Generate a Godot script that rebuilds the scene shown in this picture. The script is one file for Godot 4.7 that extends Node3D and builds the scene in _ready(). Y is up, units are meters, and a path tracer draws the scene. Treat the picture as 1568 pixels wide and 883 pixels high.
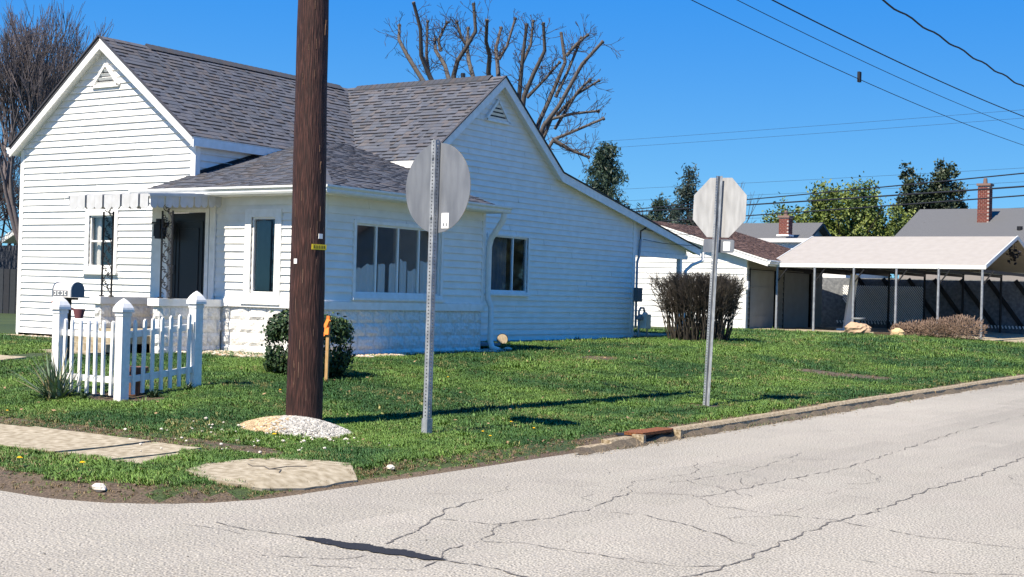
extends Node3D
# ---------------------------------------------------------------- helpers
var rng := RandomNumberGenerator.new()
var taken := {}
var M := {}

class MB:
	var v := PackedVector3Array()
	var n := PackedVector3Array()
	var c := PackedColorArray()
	var col := Color.WHITE
	func tri(a: Vector3, b: Vector3, d: Vector3, na: Vector3, nb: Vector3, nd: Vector3):
		if (b - a).cross(d - a).dot(na) > 0.0:
			v.append(a); v.append(d); v.append(b)
			n.append(na); n.append(nd); n.append(nb)
		else:
			v.append(a); v.append(b); v.append(d)
			n.append(na); n.append(nb); n.append(nd)
		c.append(col); c.append(col); c.append(col)
	func tri1(a: Vector3, b: Vector3, d: Vector3, out: Vector3):
		var m := (b - a).cross(d - a)
		if m.length_squared() < 1e-16:
			return
		m = m.normalized()
		if m.dot(out) < 0.0:
			m = -m
		tri(a, b, d, m, m, m)
	func quad(a: Vector3, b: Vector3, d: Vector3, e: Vector3, out: Vector3):
		tri1(a, b, d, out)
		tri1(a, d, e, out)
	func box(p: Vector3, s: Vector3, b := Basis.IDENTITY):
		var h := s * 0.5
		for ax in 3:
			for sg in [-1.0, 1.0]:
				var nn := Vector3.ZERO; nn[ax] = sg
				var u := Vector3.ZERO; u[(ax + 1) % 3] = h[(ax + 1) % 3]
				var w := Vector3.ZERO; w[(ax + 2) % 3] = h[(ax + 2) % 3]
				var o := nn * h[ax]
				quad(p + b * (o - u - w), p + b * (o + u - w), p + b * (o + u + w), p + b * (o - u + w), b * nn)
	func span(a: Vector3, b: Vector3):  # box between two corners
		box((a + b) * 0.5, (b - a).abs())
	func bar(a: Vector3, b: Vector3, w: float, t: float, side := Vector3.UP):  # w along side, t across
		var d := (b - a)
		var l := d.length()
		if l < 1e-5:
			return
		d /= l
		var x := side - d * d.dot(side)
		if x.length() < 1e-3:
			x = Vector3.RIGHT - d * d.x
		x = x.normalized()
		var y := d.cross(x)
		box((a + b) * 0.5, Vector3(w, t, l), Basis(x, y, x.cross(y)))
	func tube(pts: Array, rad: Array, sides := 6, cap := true):
		var k := pts.size()
		var prev := []
		var pn := []
		var ref := Vector3(0.31, 0.17, 0.93)
		for i in k:
			var d: Vector3
			if i == 0:
				d = pts[1] - pts[0]
			elif i == k - 1:
				d = pts[k - 1] - pts[k - 2]
			else:
				d = (pts[i + 1] - pts[i]).normalized() + (pts[i] - pts[i - 1]).normalized()
			d = d.normalized()
			if absf(d.dot(ref)) > 0.95:
				ref = Vector3(0.9, 0.3, -0.1)
			var x := (ref - d * d.dot(ref)).normalized()
			ref = x
			var y := d.cross(x)
			var ring := []
			var rn := []
			for s in sides:
				var a := TAU * s / sides
				var nn := x * cos(a) + y * sin(a)
				rn.append(nn)
				ring.append(pts[i] + nn * rad[i])
			if i > 0:
				for s in sides:
					var t := (s + 1) % sides
					tri(prev[s], prev[t], ring[t], pn[s], pn[t], rn[t])
					tri(prev[s], ring[t], ring[s], pn[s], rn[t], rn[s])
			if cap and (i == 0 or i == k - 1):
				var o := -d if i == 0 else d
				for s in range(1, sides - 1):
					tri1(ring[0], ring[s], ring[s + 1], o)
			prev = ring
			pn = rn
	func extrude(poly: PackedVector2Array, o: Vector3, ux: Vector3, uy: Vector3, nn: Vector3, t: float):
		# polygon in the (ux, uy) plane at o, thickness t towards -nn
		var idx := Geometry2D.triangulate_polygon(poly)
		for i in range(0, idx.size(), 3):
			var a := o + ux * poly[idx[i]].x + uy * poly[idx[i]].y
			var b := o + ux * poly[idx[i + 1]].x + uy * poly[idx[i + 1]].y
			var d := o + ux * poly[idx[i + 2]].x + uy * poly[idx[i + 2]].y
			tri1(a, b, d, nn)
			tri1(a - nn * t, b - nn * t, d - nn * t, -nn)
		var sg := 1.0 if not Geometry2D.is_polygon_clockwise(poly) else -1.0
		for i in poly.size():
			var p := poly[i]
			var q := poly[(i + 1) % poly.size()]
			var e := q - p
			var o2 := Vector2(e.y, -e.x) * sg
			var a := o + ux * p.x + uy * p.y
			var b := o + ux * q.x + uy * q.y
			quad(a, b, b - nn * t, a - nn * t, ux * o2.x + uy * o2.y)
	func mesh() -> ArrayMesh:
		var ar := []
		ar.resize(Mesh.ARRAY_MAX)
		ar[Mesh.ARRAY_VERTEX] = v
		ar[Mesh.ARRAY_NORMAL] = n
		ar[Mesh.ARRAY_COLOR] = c
		var m := ArrayMesh.new()
		m.add_surface_from_arrays(Mesh.PRIMITIVE_TRIANGLES, ar)
		return m

func numbered(called: String) -> String:
	if not taken.has(called):
		taken[called] = 0
		return called
	taken[called] += 1
	return "%s_%03d" % [called, taken[called]]
func tag(o, label: String, category: String, group := "", kind := ""):
	o.set_meta("label", label)
	o.set_meta("category", category)
	if group != "":
		o.set_meta("group", group)
	if kind != "":
		o.set_meta("kind", kind)
func thing(called: String, at: Vector3, label: String, category: String, group := "") -> Node3D:
	var o := Node3D.new()
	o.name = numbered(called)
	add_child(o)
	o.position = at
	tag(o, label, category, group)
	return o
# mesh given in world coordinates (or coordinates of the thing when rel is false)
func part(called: String, mb: MB, mat: Material, parent: Node3D, rel := true) -> MeshInstance3D:
	var o := MeshInstance3D.new()
	o.name = called
	o.mesh = mb.mesh()
	o.material_override = mat
	parent.add_child(o, true)
	if rel and parent != self:
		var q: Node = parent
		var off := Vector3.ZERO
		while q != self:
			off += (q as Node3D).position
			q = q.get_parent()
		o.position = -off
	return o
func solo(called: String, mb: MB, mat: Material, at: Vector3, label: String, category: String, group := "", kind := "") -> MeshInstance3D:
	var o := MeshInstance3D.new()
	o.name = numbered(called)
	for i in mb.v.size():
		mb.v[i] -= at
	o.mesh = mb.mesh()
	o.material_override = mat
	o.position = at
	add_child(o)
	tag(o, label, category, group, kind)
	return o
func struct(called: String, mb: MB, mat: Material) -> MeshInstance3D:
	var o := MeshInstance3D.new()
	o.name = numbered(called)
	o.mesh = mb.mesh()
	o.material_override = mat
	add_child(o)
	o.set_meta("kind", "structure")
	return o

func lin(r: float, g: float, b: float) -> Color:
	return Color(r, g, b).linear_to_srgb()
# a texture whose values run from lo to hi (grey, linear multipliers), seamless noise
func noise_tex(size: int, freq: float, oct: int, lo: Color, hi: Color, sd: int, type := FastNoiseLite.TYPE_SIMPLEX_SMOOTH, power := 1.0, sx := 1) -> ImageTexture:
	var f := FastNoiseLite.new()
	f.seed = sd
	f.noise_type = type
	f.frequency = freq
	f.fractal_octaves = oct
	f.fractal_type = FastNoiseLite.FRACTAL_FBM
	var g := f.get_seamless_image(size, size)
	g.convert(Image.FORMAT_RGBA8)
	var d := g.get_data()
	var lut := []
	for i in 256:
		var cc := lo.lerp(hi, pow(i / 255.0, power))
		lut.append([clampi(int(cc.r * 255), 0, 255), clampi(int(cc.g * 255), 0, 255), clampi(int(cc.b * 255), 0, 255)])
	for i in range(0, d.size(), 4):
		var e: Array = lut[d[i]]
		d[i] = e[0]; d[i + 1] = e[1]; d[i + 2] = e[2]
	var im := Image.create_from_data(size, size, false, Image.FORMAT_RGBA8, d)
	im.generate_mipmaps()
	return ImageTexture.create_from_image(im)
func mat(albedo: Color, rough := 0.8, tex: Texture2D = null, scale := Vector3.ONE, vcol := false, metal := 0.0) -> StandardMaterial3D:
	var m := StandardMaterial3D.new()
	m.albedo_color = albedo
	m.roughness = rough
	m.metallic = metal
	m.metallic_specular = 0.4
	m.vertex_color_use_as_albedo = vcol
	if tex:
		m.albedo_texture = tex
		m.uv1_triplanar = true
		m.uv1_world_triplanar = true
		m.uv1_scale = scale
	return m

# ---------------------------------------------------------------- lie of the land
func sm(t: float) -> float:
	t = clampf(t, 0.0, 1.0)
	return t * t * (3.0 - 2.0 * t)
func rz(z: float) -> float:
	return 0.0065 * clampf(-12.0 - z, 0.0, 50.0)
func edge(x: float, z: float) -> float:   # metres inside the lawn from the road's edge
	var a := -7.05 - x
	var b := -6.35 - z
	if a < 1.3 and b < 1.3:
		var q := Vector2(1.3 - a, 1.3 - b)
		return 1.3 - q.length()
	return minf(a, b)
func h(x: float, z: float) -> float:
	var d := minf(-7.0 - x, -6.6 - z)
	var y := rz(z) + (0.38 - 0.13 * sm((-30.0 - z) / 14.0)) * sm((d - 1.2) / 6.0)
	var e := edge(x, z)
	if e < 0.4:
		y = lerpf(-0.13 + rz(z), y, sm((e + 0.12) / 0.52))
	return y
func road_y(z: float) -> float:
	return -0.10 + rz(z)

# ---------------------------------------------------------------- start
func _ready():
	rng.seed = 4711
	# camera: a phone held in a car at the corner, slightly rolled
	var cam := Camera3D.new()
	cam.name = "camera"
	add_child(cam)
	var yaw := deg_to_rad(33.9)
	var pit := deg_to_rad(0.338)
	var rol := deg_to_rad(1.57)
	var F := Vector3(-sin(yaw) * cos(pit), sin(pit), -cos(yaw) * cos(pit))
	var R := Vector3(cos(yaw), 0, -sin(yaw))
	var U := R.cross(F)
	var rc := R * cos(rol) + U * sin(rol)
	var uc := U * cos(rol) - R * sin(rol)
	cam.transform = Transform3D(Basis(rc, uc, -F), Vector3(0, 1.42, 0))
	cam.fov = 23.46
	cam.near = 0.1
	cam.far = 2000.0
	cam.current = true
	# sky
	var env := Environment.new()
	env.background_mode = Environment.BG_SKY
	var skm := ProceduralSkyMaterial.new()
	skm.sky_top_color = Color(0.0, 0.51, 0.91)
	skm.sky_horizon_color = Color(0.62, 0.90, 1.0)
	skm.sky_curve = 0.072
	skm.ground_bottom_color = Color(0.35, 0.36, 0.33)
	skm.ground_horizon_color = Color(0.585, 0.875, 0.995)
	skm.ground_curve = 0.02
	skm.sun_angle_max = 0.0
	var sky := Sky.new()
	sky.sky_material = skm
	env.sky = sky
	env.background_energy_multiplier = 0.48
	env.tonemap_mode = Environment.TONE_MAPPER_LINEAR
	env.tonemap_exposure = 2.2
	env.sdfgi_enabled = true
	env.ssao_enabled = true
	env.ssil_enabled = true
	var we := WorldEnvironment.new()
	we.name = "world_environment"
	we.environment = env
	add_child(we)
	# sun: high, from the front street side
	var sun := DirectionalLight3D.new()
	sun.name = "sun"
	add_child(sun)
	var el := deg_to_rad(52.0)
	var dir := Vector3(0.07, 0, -1).normalized() * cos(el) + Vector3.DOWN * sin(el)
	sun.look_at_from_position(Vector3.ZERO, dir, Vector3.UP)
	sun.light_energy = 1.45
	sun.light_color = Color(1.0, 0.955, 0.88)
	sun.light_angular_distance = 0.5
	sun.shadow_enabled = true

	materials()
	ground_and_road()
	house()
	garage_and_carport()
	neighbours()
	yard_things()
	signs_and_pole()
	trees()
	wires()
	across_the_street()
	grass()
	small_ground_things()

func materials():
	var W := Color.WHITE
	var tw := noise_tex(512, 0.012, 4, Color(0.93, 0.925, 0.91), W, 1)
	M.siding = mat(lin(0.80, 0.80, 0.79), 0.45, tw, Vector3(0.5, 0.5, 0.5))
	M.siding_b = mat(lin(0.82, 0.815, 0.79), 0.5, tw, Vector3(0.37, 0.7, 0.37))
	M.trim = mat(lin(0.83, 0.83, 0.82), 0.4, tw, Vector3(0.8, 0.8, 0.8))
	M.gutter = mat(lin(0.72, 0.74, 0.73), 0.35, tw, Vector3(1.3, 1.3, 1.3))
	M.backing = mat(lin(0.10, 0.095, 0.09), 0.9)
	var tb := noise_tex(256, 0.04, 4, Color(0.84, 0.83, 0.81), W, 3)
	M.block = mat(lin(0.82, 0.82, 0.81), 0.75, tb, Vector3(1.4, 1.4, 1.4))
	var bh := noise_tex(256, 0.05, 5, Color.BLACK, W, 9)
	M.block.heightmap_enabled = true
	M.block.heightmap_texture = bh
	M.block.heightmap_scale = 0.7
	var tsh := noise_tex(512, 0.35, 3, Color(0.42, 0.42, 0.42), W, 5)
	M.shingle = mat(W, 0.95, tsh, Vector3(1.6, 1.6, 1.6), true)
	M.glass = StandardMaterial3D.new()
	M.glass.albedo_color = Color(0.03, 0.04, 0.05, 0.12)
	M.glass.transparency = BaseMaterial3D.TRANSPARENCY_ALPHA
	M.glass.roughness = 0.03
	M.glass.metallic_specular = 0.5
	M.dark = mat(lin(0.012, 0.014, 0.018), 0.6)
	M.door = mat(lin(0.016, 0.018, 0.022), 0.35)
	M.iron = mat(lin(0.012, 0.012, 0.014), 0.5)
	M.awning = mat(lin(0.50, 0.51, 0.53), 0.35, tw, Vector3(1, 1, 1))
	M.curtain = mat(lin(0.84, 0.82, 0.78), 0.9)
	M.curtain.backlight_enabled = true
	M.curtain.backlight = Color(0.3, 0.3, 0.28)
	M.drape = mat(lin(0.16, 0.18, 0.21), 0.9)
	var tc := noise_tex(512, 0.022, 6, Color(0.66, 0.63, 0.57), W, 11, FastNoiseLite.TYPE_SIMPLEX_SMOOTH, 0.8)
	M.concrete = mat(lin(0.44, 0.385, 0.285), 0.9, tc, Vector3(0.8, 0.8, 0.8))
	M.curb = mat(lin(0.56, 0.48, 0.35), 0.9, noise_tex(256, 0.09, 4, Color(0.45, 0.40, 0.32), W, 13), Vector3(0.9, 0.9, 0.9))
	# road: pale worn chip seal, coarse patches times fine stones
	var tr := noise_tex(1024, 0.17, 2, Color(0.0, 0.0, 0.0), W, 17, FastNoiseLite.TYPE_SIMPLEX_SMOOTH, 0.42)
	M.road = mat(W, 0.92, tr, Vector3(0.31, 0.31, 0.31), true)
	M.road.detail_enabled = false
	M.road.normal_enabled = true
	var ni := FastNoiseLite.new()
	ni.seed = 5; ni.frequency = 0.16; ni.noise_type = FastNoiseLite.TYPE_CELLULAR
	var nimg := ni.get_seamless_image(512, 512)
	nimg.convert(Image.FORMAT_RGBA8)
	nimg.bump_map_to_normal_map(5.0)
	M.road.normal_texture = ImageTexture.create_from_image(nimg)
	M.road.normal_scale = 0.35
	M.tar = mat(lin(0.035, 0.035, 0.04), 0.8, noise_tex(256, 0.2, 3, Color(0.4, 0.4, 0.4), W, 19), Vector3(2, 2, 2))
	M.crack = mat(lin(0.11, 0.10, 0.09), 0.95)
	var tsoil := noise_tex(512, 0.07, 5, Color(0.45, 0.45, 0.45), W, 23)
	M.lawn = mat(W, 0.95, tsoil, Vector3(1.1, 1.1, 1.1), true)
	M.blade = mat(W, 0.6, null, Vector3.ONE, true)
	M.blade.backlight_enabled = true
	M.blade.backlight = Color(0.35, 0.4, 0.15)
	M.ground = mat(lin(0.17, 0.18, 0.09), 0.95, tsoil, Vector3(0.05, 0.05, 0.05))
	M.stone = mat(W, 0.85, null, Vector3.ONE, true)
	# pole: creosoted wood, streaks run along it
	var tp := noise_tex(512, 0.045, 5, Color(0.22, 0.20, 0.20), Color(1, 0.95, 0.93), 29, FastNoiseLite.TYPE_SIMPLEX_SMOOTH, 1.9)
	M.pole = mat(lin(0.215, 0.10, 0.08), 0.7, tp, Vector3(3.4, 0.16, 3.4))
	M.pole.heightmap_enabled = true
	M.pole.heightmap_texture = tp
	M.pole.heightmap_scale = 1.5
	var tg := noise_tex(256, 0.03, 4, Color(0.70, 0.71, 0.73), W, 31)
	M.galv = mat(lin(0.42, 0.44, 0.46), 0.5, tg, Vector3(1.5, 0.7, 1.5), false, 0.35)
	M.signback = mat(lin(0.225, 0.24, 0.265), 0.5, noise_tex(256, 0.012, 5, Color(0.80, 0.81, 0.83), W, 33), Vector3(2.0, 0.5, 2.0), false, 0.3)
	M.stopback = mat(lin(0.44, 0.44, 0.44), 0.6, noise_tex(256, 0.014, 4, Color(0.82, 0.82, 0.82), W, 34), Vector3(2.5, 0.5, 2.5), false, 0.1)
	M.sticker = mat(lin(0.8, 0.8, 0.78), 0.5)
	M.white = mat(lin(0.8, 0.8, 0.8), 0.5)
	M.vinyl = mat(lin(0.78, 0.78, 0.77), 0.5, tw, Vector3(2, 2, 2))
	M.leaf = mat(W, 0.55, null, Vector3.ONE, true)
	M.leaf.backlight_enabled = true
	M.leaf.backlight = Color(0.25, 0.3, 0.1)
	M.bark = mat(W, 0.9, noise_tex(256, 0.06, 4, Color(0.55, 0.53, 0.5), W, 37), Vector3(3, 0.8, 3), true)
	M.wood = mat(W, 0.8, noise_tex(256, 0.05, 4, Color(0.7, 0.68, 0.62), W, 39), Vector3(6, 0.6, 6), true)
	M.rust = mat(lin(0.30, 0.12, 0.045), 0.9, noise_tex(256, 0.06, 4, Color(0.5, 0.42, 0.36), W, 41), Vector3(2, 2, 2))
	M.wire = mat(lin(0.012, 0.014, 0.02), 0.7)
	M.plain = mat(W, 0.75, null, Vector3.ONE, true)
	M.brownroof = mat(W, 0.95, tsh, Vector3(1.1, 1.1, 1.1), true)
	M.metalroof = mat(lin(0.37, 0.335, 0.285), 0.45, tw, Vector3(0.4, 0.4, 0.4))
	M.brick = mat(W, 0.9, noise_tex(256, 0.08, 3, Color(0.7, 0.7, 0.7), W, 43), Vector3(2, 2, 2), true)

# ---------------------------------------------------------------- ground, lawn, road
func lines(a: float, b: float, cuts: Array) -> Array:   # grid lines from a to b, cuts: [[until, step], ...]
	var o := [a]
	var p := a
	for k in cuts:
		while p < k[0] - 1e-4 and p < b - 1e-4:
			p = minf(p + k[1], minf(k[0], b))
			o.append(p)
	return o
func ground_and_road():
	# far ground, below everything built nearby
	var g := MB.new()
	var gl := []
	for i in 41:
		gl.append(-800.0 + i * 40.0)
	for xa in range(40):
		for za in range(40):
			var q := []
			for k in [[0, 0], [1, 0], [1, 1], [0, 1]]:
				var x: float = gl[xa + k[0]]
				var z: float = gl[za + k[1]]
				var near := absf(x) < 100.0 and z > -130.0 and z < 60.0
				q.append(Vector3(x, -0.6 if near else 0.3, z))
			g.quad(q[0], q[1], q[2], q[3], Vector3.UP)
	struct("ground", g, M.ground)
	# lawn
	var pn := FastNoiseLite.new()
	pn.seed = 77; pn.frequency = 0.35; pn.fractal_octaves = 3
	var m := MB.new()
	var xs := lines(-60.0, -6.7, [[-24.0, 1.5], [-15.0, 0.35], [-6.7, 0.16]])
	var zs := lines(-100.0, -5.9, [[-50.0, 2.0], [-30.0, 0.8], [-17.0, 0.35], [-5.9, 0.16]])
	for i in xs.size() - 1:
		for j in zs.size() - 1:
			var cx: float = (xs[i] + xs[i + 1]) * 0.5
			var cz: float = (zs[j] + zs[j + 1]) * 0.5
			if edge(cx, cz) < -0.5:
				continue
			m.col = soil_color(cx, cz, pn)
			var a := Vector3(xs[i], h(xs[i], zs[j]), zs[j])
			var b := Vector3(xs[i + 1], h(xs[i + 1], zs[j]), zs[j])
			var d := Vector3(xs[i + 1], h(xs[i + 1], zs[j + 1]), zs[j + 1])
			var e := Vector3(xs[i], h(xs[i], zs[j + 1]), zs[j + 1])
			m.tri(a, b, d, Vector3.UP, Vector3.UP, Vector3.UP)
			m.tri(a, d, e, Vector3.UP, Vector3.UP, Vector3.UP)
	struct("lawn", m, M.lawn)
	# road
	var r := MB.new()
	var rn := FastNoiseLite.new()
	rn.seed = 12; rn.frequency = 0.4; rn.fractal_octaves = 4
	var rxs := lines(-90.0, 80.0, [[-9.0, 4.0], [4.0, 0.25], [80.0, 4.0]])
	var rzs := lines(-100.0, 8.0, [[-30.0, 2.0], [-7.8, 0.4], [-3.0, 0.25], [8.0, 1.0]])
	for i in rxs.size() - 1:
		for j in rzs.size() - 1:
			var cx: float = (rxs[i] + rxs[i + 1]) * 0.5
			var cz: float = (rzs[j] + rzs[j + 1]) * 0.5
			if cz < -7.8 and (cx < -9.0 or cx > 4.0):
				continue
			var k := rn.get_noise_2d(cx * 1.2, cz * 0.5)
			var k2 := rn.get_noise_2d(cx * 5.0 + 40.0, cz * 5.0)
			var k3 := rn.get_noise_2d(cx * 0.55 + 90.0, cz * 0.16)
			var b := 0.535 * (1.0 + 0.10 * k + 0.08 * k2 + 0.16 * k3)
			if cz < -6.0 and cx < 0.0:   # drip-stained lane centre and polished wheel tracks
				b *= 1.0 - (0.09 + 0.05 * k) * exp(-pow((cx + 5.05) / 0.30, 2.0)) + 0.04 * exp(-pow((cx + 5.9) / 0.22, 2.0)) + 0.04 * exp(-pow((cx + 4.25) / 0.22, 2.0))
			r.col = Color(b * 1.04, b * 0.955, b * 0.80)
			var y0 := road_y(rzs[j])
			var y1 := road_y(rzs[j + 1])
			r.quad(Vector3(rxs[i], y0, rzs[j]), Vector3(rxs[i + 1], y0, rzs[j]), Vector3(rxs[i + 1], y1, rzs[j + 1]), Vector3(rxs[i], y1, rzs[j + 1]), Vector3.UP)
	var road := struct("road", r, M.road)
	# the cracks in it
	var cr := [
		[[-3.55, -40], [-3.5, -24], [-3.55, -14.78], [-3.5, -12.94], [-3.56, -11.62], [-3.48, -10.1], [-3.54, -9.44], [-3.48, -8.37], [-3.4, -7.51], [-3.43, -6.9], [-3.4, -4]],
		[[-4.49, -9.48], [-4.02, -9.41], [-3.54, -9.46], [-2.91, -9.23], [-2.51, -9.19], [-1.8, -9.27]],
		[[-5.05, -8.61], [-4.65, -8.7], [-4.2, -8.51], [-3.58, -8.09]],
		[[-4.21, -7.16], [-3.94, -7.15], [-3.58, -7.19], [-3.43, -7.39]],
		[[-4.9, -24], [-4.87, -17.1], [-4.63, -12.66], [-4.71, -11.3], [-4.77, -9.89]],
		[[-5.3, -6.59], [-5.46, -7.11], [-5.87, -8.02], [-5.95, -8.54]],
		[[-5.62, -7.56], [-5.22, -7.66], [-5.11, -8.05], [-5.1, -8.65], [-5.31, -9.6]],
		[[-4.77, -6.42], [-4.93, -6.75], [-4.93, -7.09], [-5.2, -7.67]],
		[[-4.9, -7.05], [-4.7, -7.19], [-4.21, -7.16]],
		[[-6.6, -6.43], [-6.3, -6.41], [-5.83, -6.41]],
		[[-4.75, -6.4], [-4.36, -6.41], [-3.9, -6.28]],
		[[-5.6, -5.84], [-5.18, -6.03], [-5.16, -6.23]],
		[[-5.21, -5.79], [-4.67, -6.1], [-4.74, -6.37]],
		[[-3.5, -14.6], [-3.0, -14.3], [-2.4, -14.35]],
		[[-5.4, -13.4], [-5.2, -11.6], [-5.35, -10.4]],
		[[-2.9, -8.1], [-2.4, -8.0], [-2.0, -8.3], [-1.4, -8.2]],
		[[-5.9, -12.0], [-5.5, -11.2], [-5.6, -10.2], [-5.3, -9.6], [-4.9, -9.9], [-4.5, -9.5]]]
	var wd := [0.013, 0.011, 0.010, 0.010, 0.011, 0.012, 0.011, 0.010, 0.009, 0.009, 0.016, 0.009, 0.009, 0.007, 0.007, 0.008, 0.006]
	for i in 26:   # fine crazing between the main cracks
		var q := Vector2(rng.randf_range(-6.4, -2.6), rng.randf_range(-13.5, -5.2))
		if i < 14:
			q = Vector2(rng.randfn(-4.6, 0.5), rng.randfn(-10.2, 0.9))
		var an := rng.randf() * TAU
		var line := [[q.x, q.y]]
		for k in rng.randi_range(2, 5):
			q += Vector2(cos(an), sin(an)) * rng.randf_range(0.12, 0.35)
			an += rng.randfn(0, 0.55)
			line.append([q.x, q.y])
		cr.append(line)
		wd.append(rng.randf_range(0.003, 0.006))
	for i in cr.size():
		var cm := MB.new()
		ribbon(cm, cr[i], wd[i] * 0.5, road_y, 0.05 if i == 0 else (0.0 if i == 5 else 0.2))
		part("crack", cm, M.crack, road)
	var pm := MB.new()
	var pp := [[-5.86, -6.41], [-5.69, -6.475], [-5.5, -6.46], [-5.36, -6.50], [-5.2, -6.475], [-5.08, -6.51], [-4.9, -6.46], [-4.71, -6.43], [-4.81, -6.35], [-4.95, -6.36], [-5.13, -6.32], [-5.25, -6.34], [-5.36, -6.29], [-5.5, -6.34], [-5.61, -6.34]]
	var pl := PackedVector2Array()
	for i in pp.size():
		var q0 := Vector2(pp[i][0], pp[i][1])
		var q1 := Vector2(pp[(i + 1) % pp.size()][0], pp[(i + 1) % pp.size()][1])
		for k in 7:
			pl.append(q0.lerp(q1, k / 7.0) + Vector2(rng.randf_range(-0.008, 0.008), rng.randf_range(-0.013, 0.013)))
	var ti := Geometry2D.triangulate_polygon(pl)
	for i in range(0, ti.size(), 3):
		pm.tri1(Vector3(pl[ti[i]].x, -0.094, pl[ti[i]].y), Vector3(pl[ti[i + 1]].x, -0.094, pl[ti[i + 1]].y), Vector3(pl[ti[i + 2]].x, -0.094, pl[ti[i + 2]].y), Vector3.UP)
	part("tar_patch", pm, M.tar, road)
	# kerb stones along the side street
	var kerb := Node3D.new()
	kerb.name = "kerb"
	add_child(kerb)
	kerb.set_meta("kind", "structure")
	var z := -13.75
	while z > -95.0:
		var l := rng.randf_range(1.6, 2.6)
		var k := MB.new()
		var x := -7.02 + rng.randf_range(-0.02, 0.02)
		kerb_stone(k, x, z - 0.012, z - l + 0.012, 0.0 + rng.randf_range(-0.012, 0.012))
		part("kerb_stone", k, M.curb, kerb)
		z -= l
	var kk := MB.new()
	kerb_stone(kk, -7.02, -11.85, -12.35, -0.055)
	part("kerb_stone", kk, M.curb, kerb)
	kk = MB.new()
	kerb_stone(kk, -7.03, -12.37, -12.86, -0.02)
	part("kerb_stone", kk, M.curb, kerb)
	# storm drain in a gap of the kerb
	var dr := thing("storm_drain", Vector3(-7.15, -0.1, -13.3), "rusty iron storm drain inlet set in a gap of the kerb", "drain")
	var dm := MB.new()
	var gp := PackedVector2Array([Vector2(-7.22, -13.7), Vector2(-7.03, -13.72), Vector2(-6.99, -13.6), Vector2(-6.99, -12.95), Vector2(-7.04, -12.89), Vector2(-7.20, -12.92), Vector2(-7.26, -13.2), Vector2(-7.2, -13.45)])
	dm.extrude(gp, Vector3(0, 0.022, 0), Vector3.RIGHT, Vector3.BACK, Vector3.UP, 0.03)
	part("cover", dm, M.rust, dr)
	dm = MB.new()
	dm.box(Vector3(-7.0, -0.05, -12.88), Vector3(0.14, 0.12, 0.05))
	part("throat_jamb", dm, M.curb, dr)
	dm = MB.new()
	dm.box(Vector3(-7.0, -0.05, -13.73), Vector3(0.14, 0.12, 0.05))
	part("throat_jamb", dm, M.curb, dr)
	dm = MB.new()
	dm.box(Vector3(-7.2, -0.06, -13.3), Vector3(0.3, 0.10, 0.78))
	part("opening", dm, M.dark, dr)
	# silt and leaf litter gathered at the kerb's foot
	var silt := MB.new()
	var zz0 := -11.6
	var wf := func(q): return 0.035 + 0.05 * absf(sin(q * 1.9) + 0.6 * sin(q * 5.3) + 0.3 * sin(q * 17.0))
	while zz0 > -60.0:
		var z1 := zz0 - 0.08
		silt.col = Color(0.22, 0.175, 0.12) * rng.randf_range(0.85, 1.15)
		var ya := road_y(zz0)
		silt.quad(Vector3(-7.03, ya + 0.02 + 0.5 * wf.call(zz0), zz0), Vector3(-7.03, ya + 0.02 + 0.5 * wf.call(z1), z1), Vector3(-6.99 + wf.call(z1), ya - 0.002, z1), Vector3(-6.99 + wf.call(zz0), ya - 0.002, zz0), Vector3(0.3, 1, 0))
		zz0 = z1
	struct("kerb_silt", silt, M.lawn)
	# pavement slabs of the front street
	var sw := Node3D.new()
	sw.name = "pavement"
	add_child(sw)
	sw.set_meta("kind", "structure")
	var sx := [-8.97, -9.62, -11.3, -13.0, -14.7, -16.4, -18.1, -19.8, -21.5, -23.2]
	for i in sx.size() - 1:
		var s := MB.new()
		slab(s, [[sx[i] - 0.010, -8.58], [sx[i] - 0.010, -7.54], [sx[i + 1] + 0.010, -7.54], [sx[i + 1] + 0.010, -8.60]], [0.012, 0.022, 0.015][i % 3])
		part("paving_slab", s, M.concrete, sw)
	var s2 := MB.new()
	slab(s2, [[-8.955, -8.47], [-8.88, -8.45], [-8.7, -8.1], [-8.54, -7.67], [-8.72, -7.52], [-8.955, -7.55]], 0.004)
	part("paving_slab", s2, M.concrete, sw)
	s2 = MB.new()
	slab(s2, RAMP, 0.018)
	part("paving_slab", s2, M.concrete, sw)
	var rc := [[[-7.95, -8.1], [-7.82, -8.02], [-7.75, -8.08], [-7.6, -7.98], [-7.52, -8.03], [-7.42, -7.9]], [[-7.6, -7.98], [-7.62, -8.2], [-7.52, -8.32]]]
	for q in rc:
		s2 = MB.new()
		for k in q.size() - 1:
			var a := Vector3(q[k][0], h(q[k][0], q[k][1]) + 0.019, q[k][1])
			var b := Vector3(q[k + 1][0], h(q[k + 1][0], q[k + 1][1]) + 0.019, q[k + 1][1])
			s2.bar(a, b, rng.randf_range(0.003, 0.008), 0.012, Vector3.RIGHT)
		part("crack", s2, M.crack, sw)
	# path and steps to the stoop
	var st := Node3D.new()
	st.name = "front_path"
	add_child(st)
	st.set_meta("kind", "structure")
	for i in 4:
		var pmb := MB.new()
		var zz := -8.7 - i * 0.98
		slab(pmb, [[-17.5, zz], [-16.75, zz], [-16.75, zz - 0.96], [-17.5, zz - 0.96]], 0.03)
		part("paving_slab", pmb, M.concrete, st)
	for i in 3:
		var b := MB.new()
		b.span(Vector3(-17.75, h(-17, -13) - 0.1, -14.75), Vector3(-16.6, 0.42 + 0.12 * i, -13.55 - i * 0.32))
		part("step", b, M.concrete, st)

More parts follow.
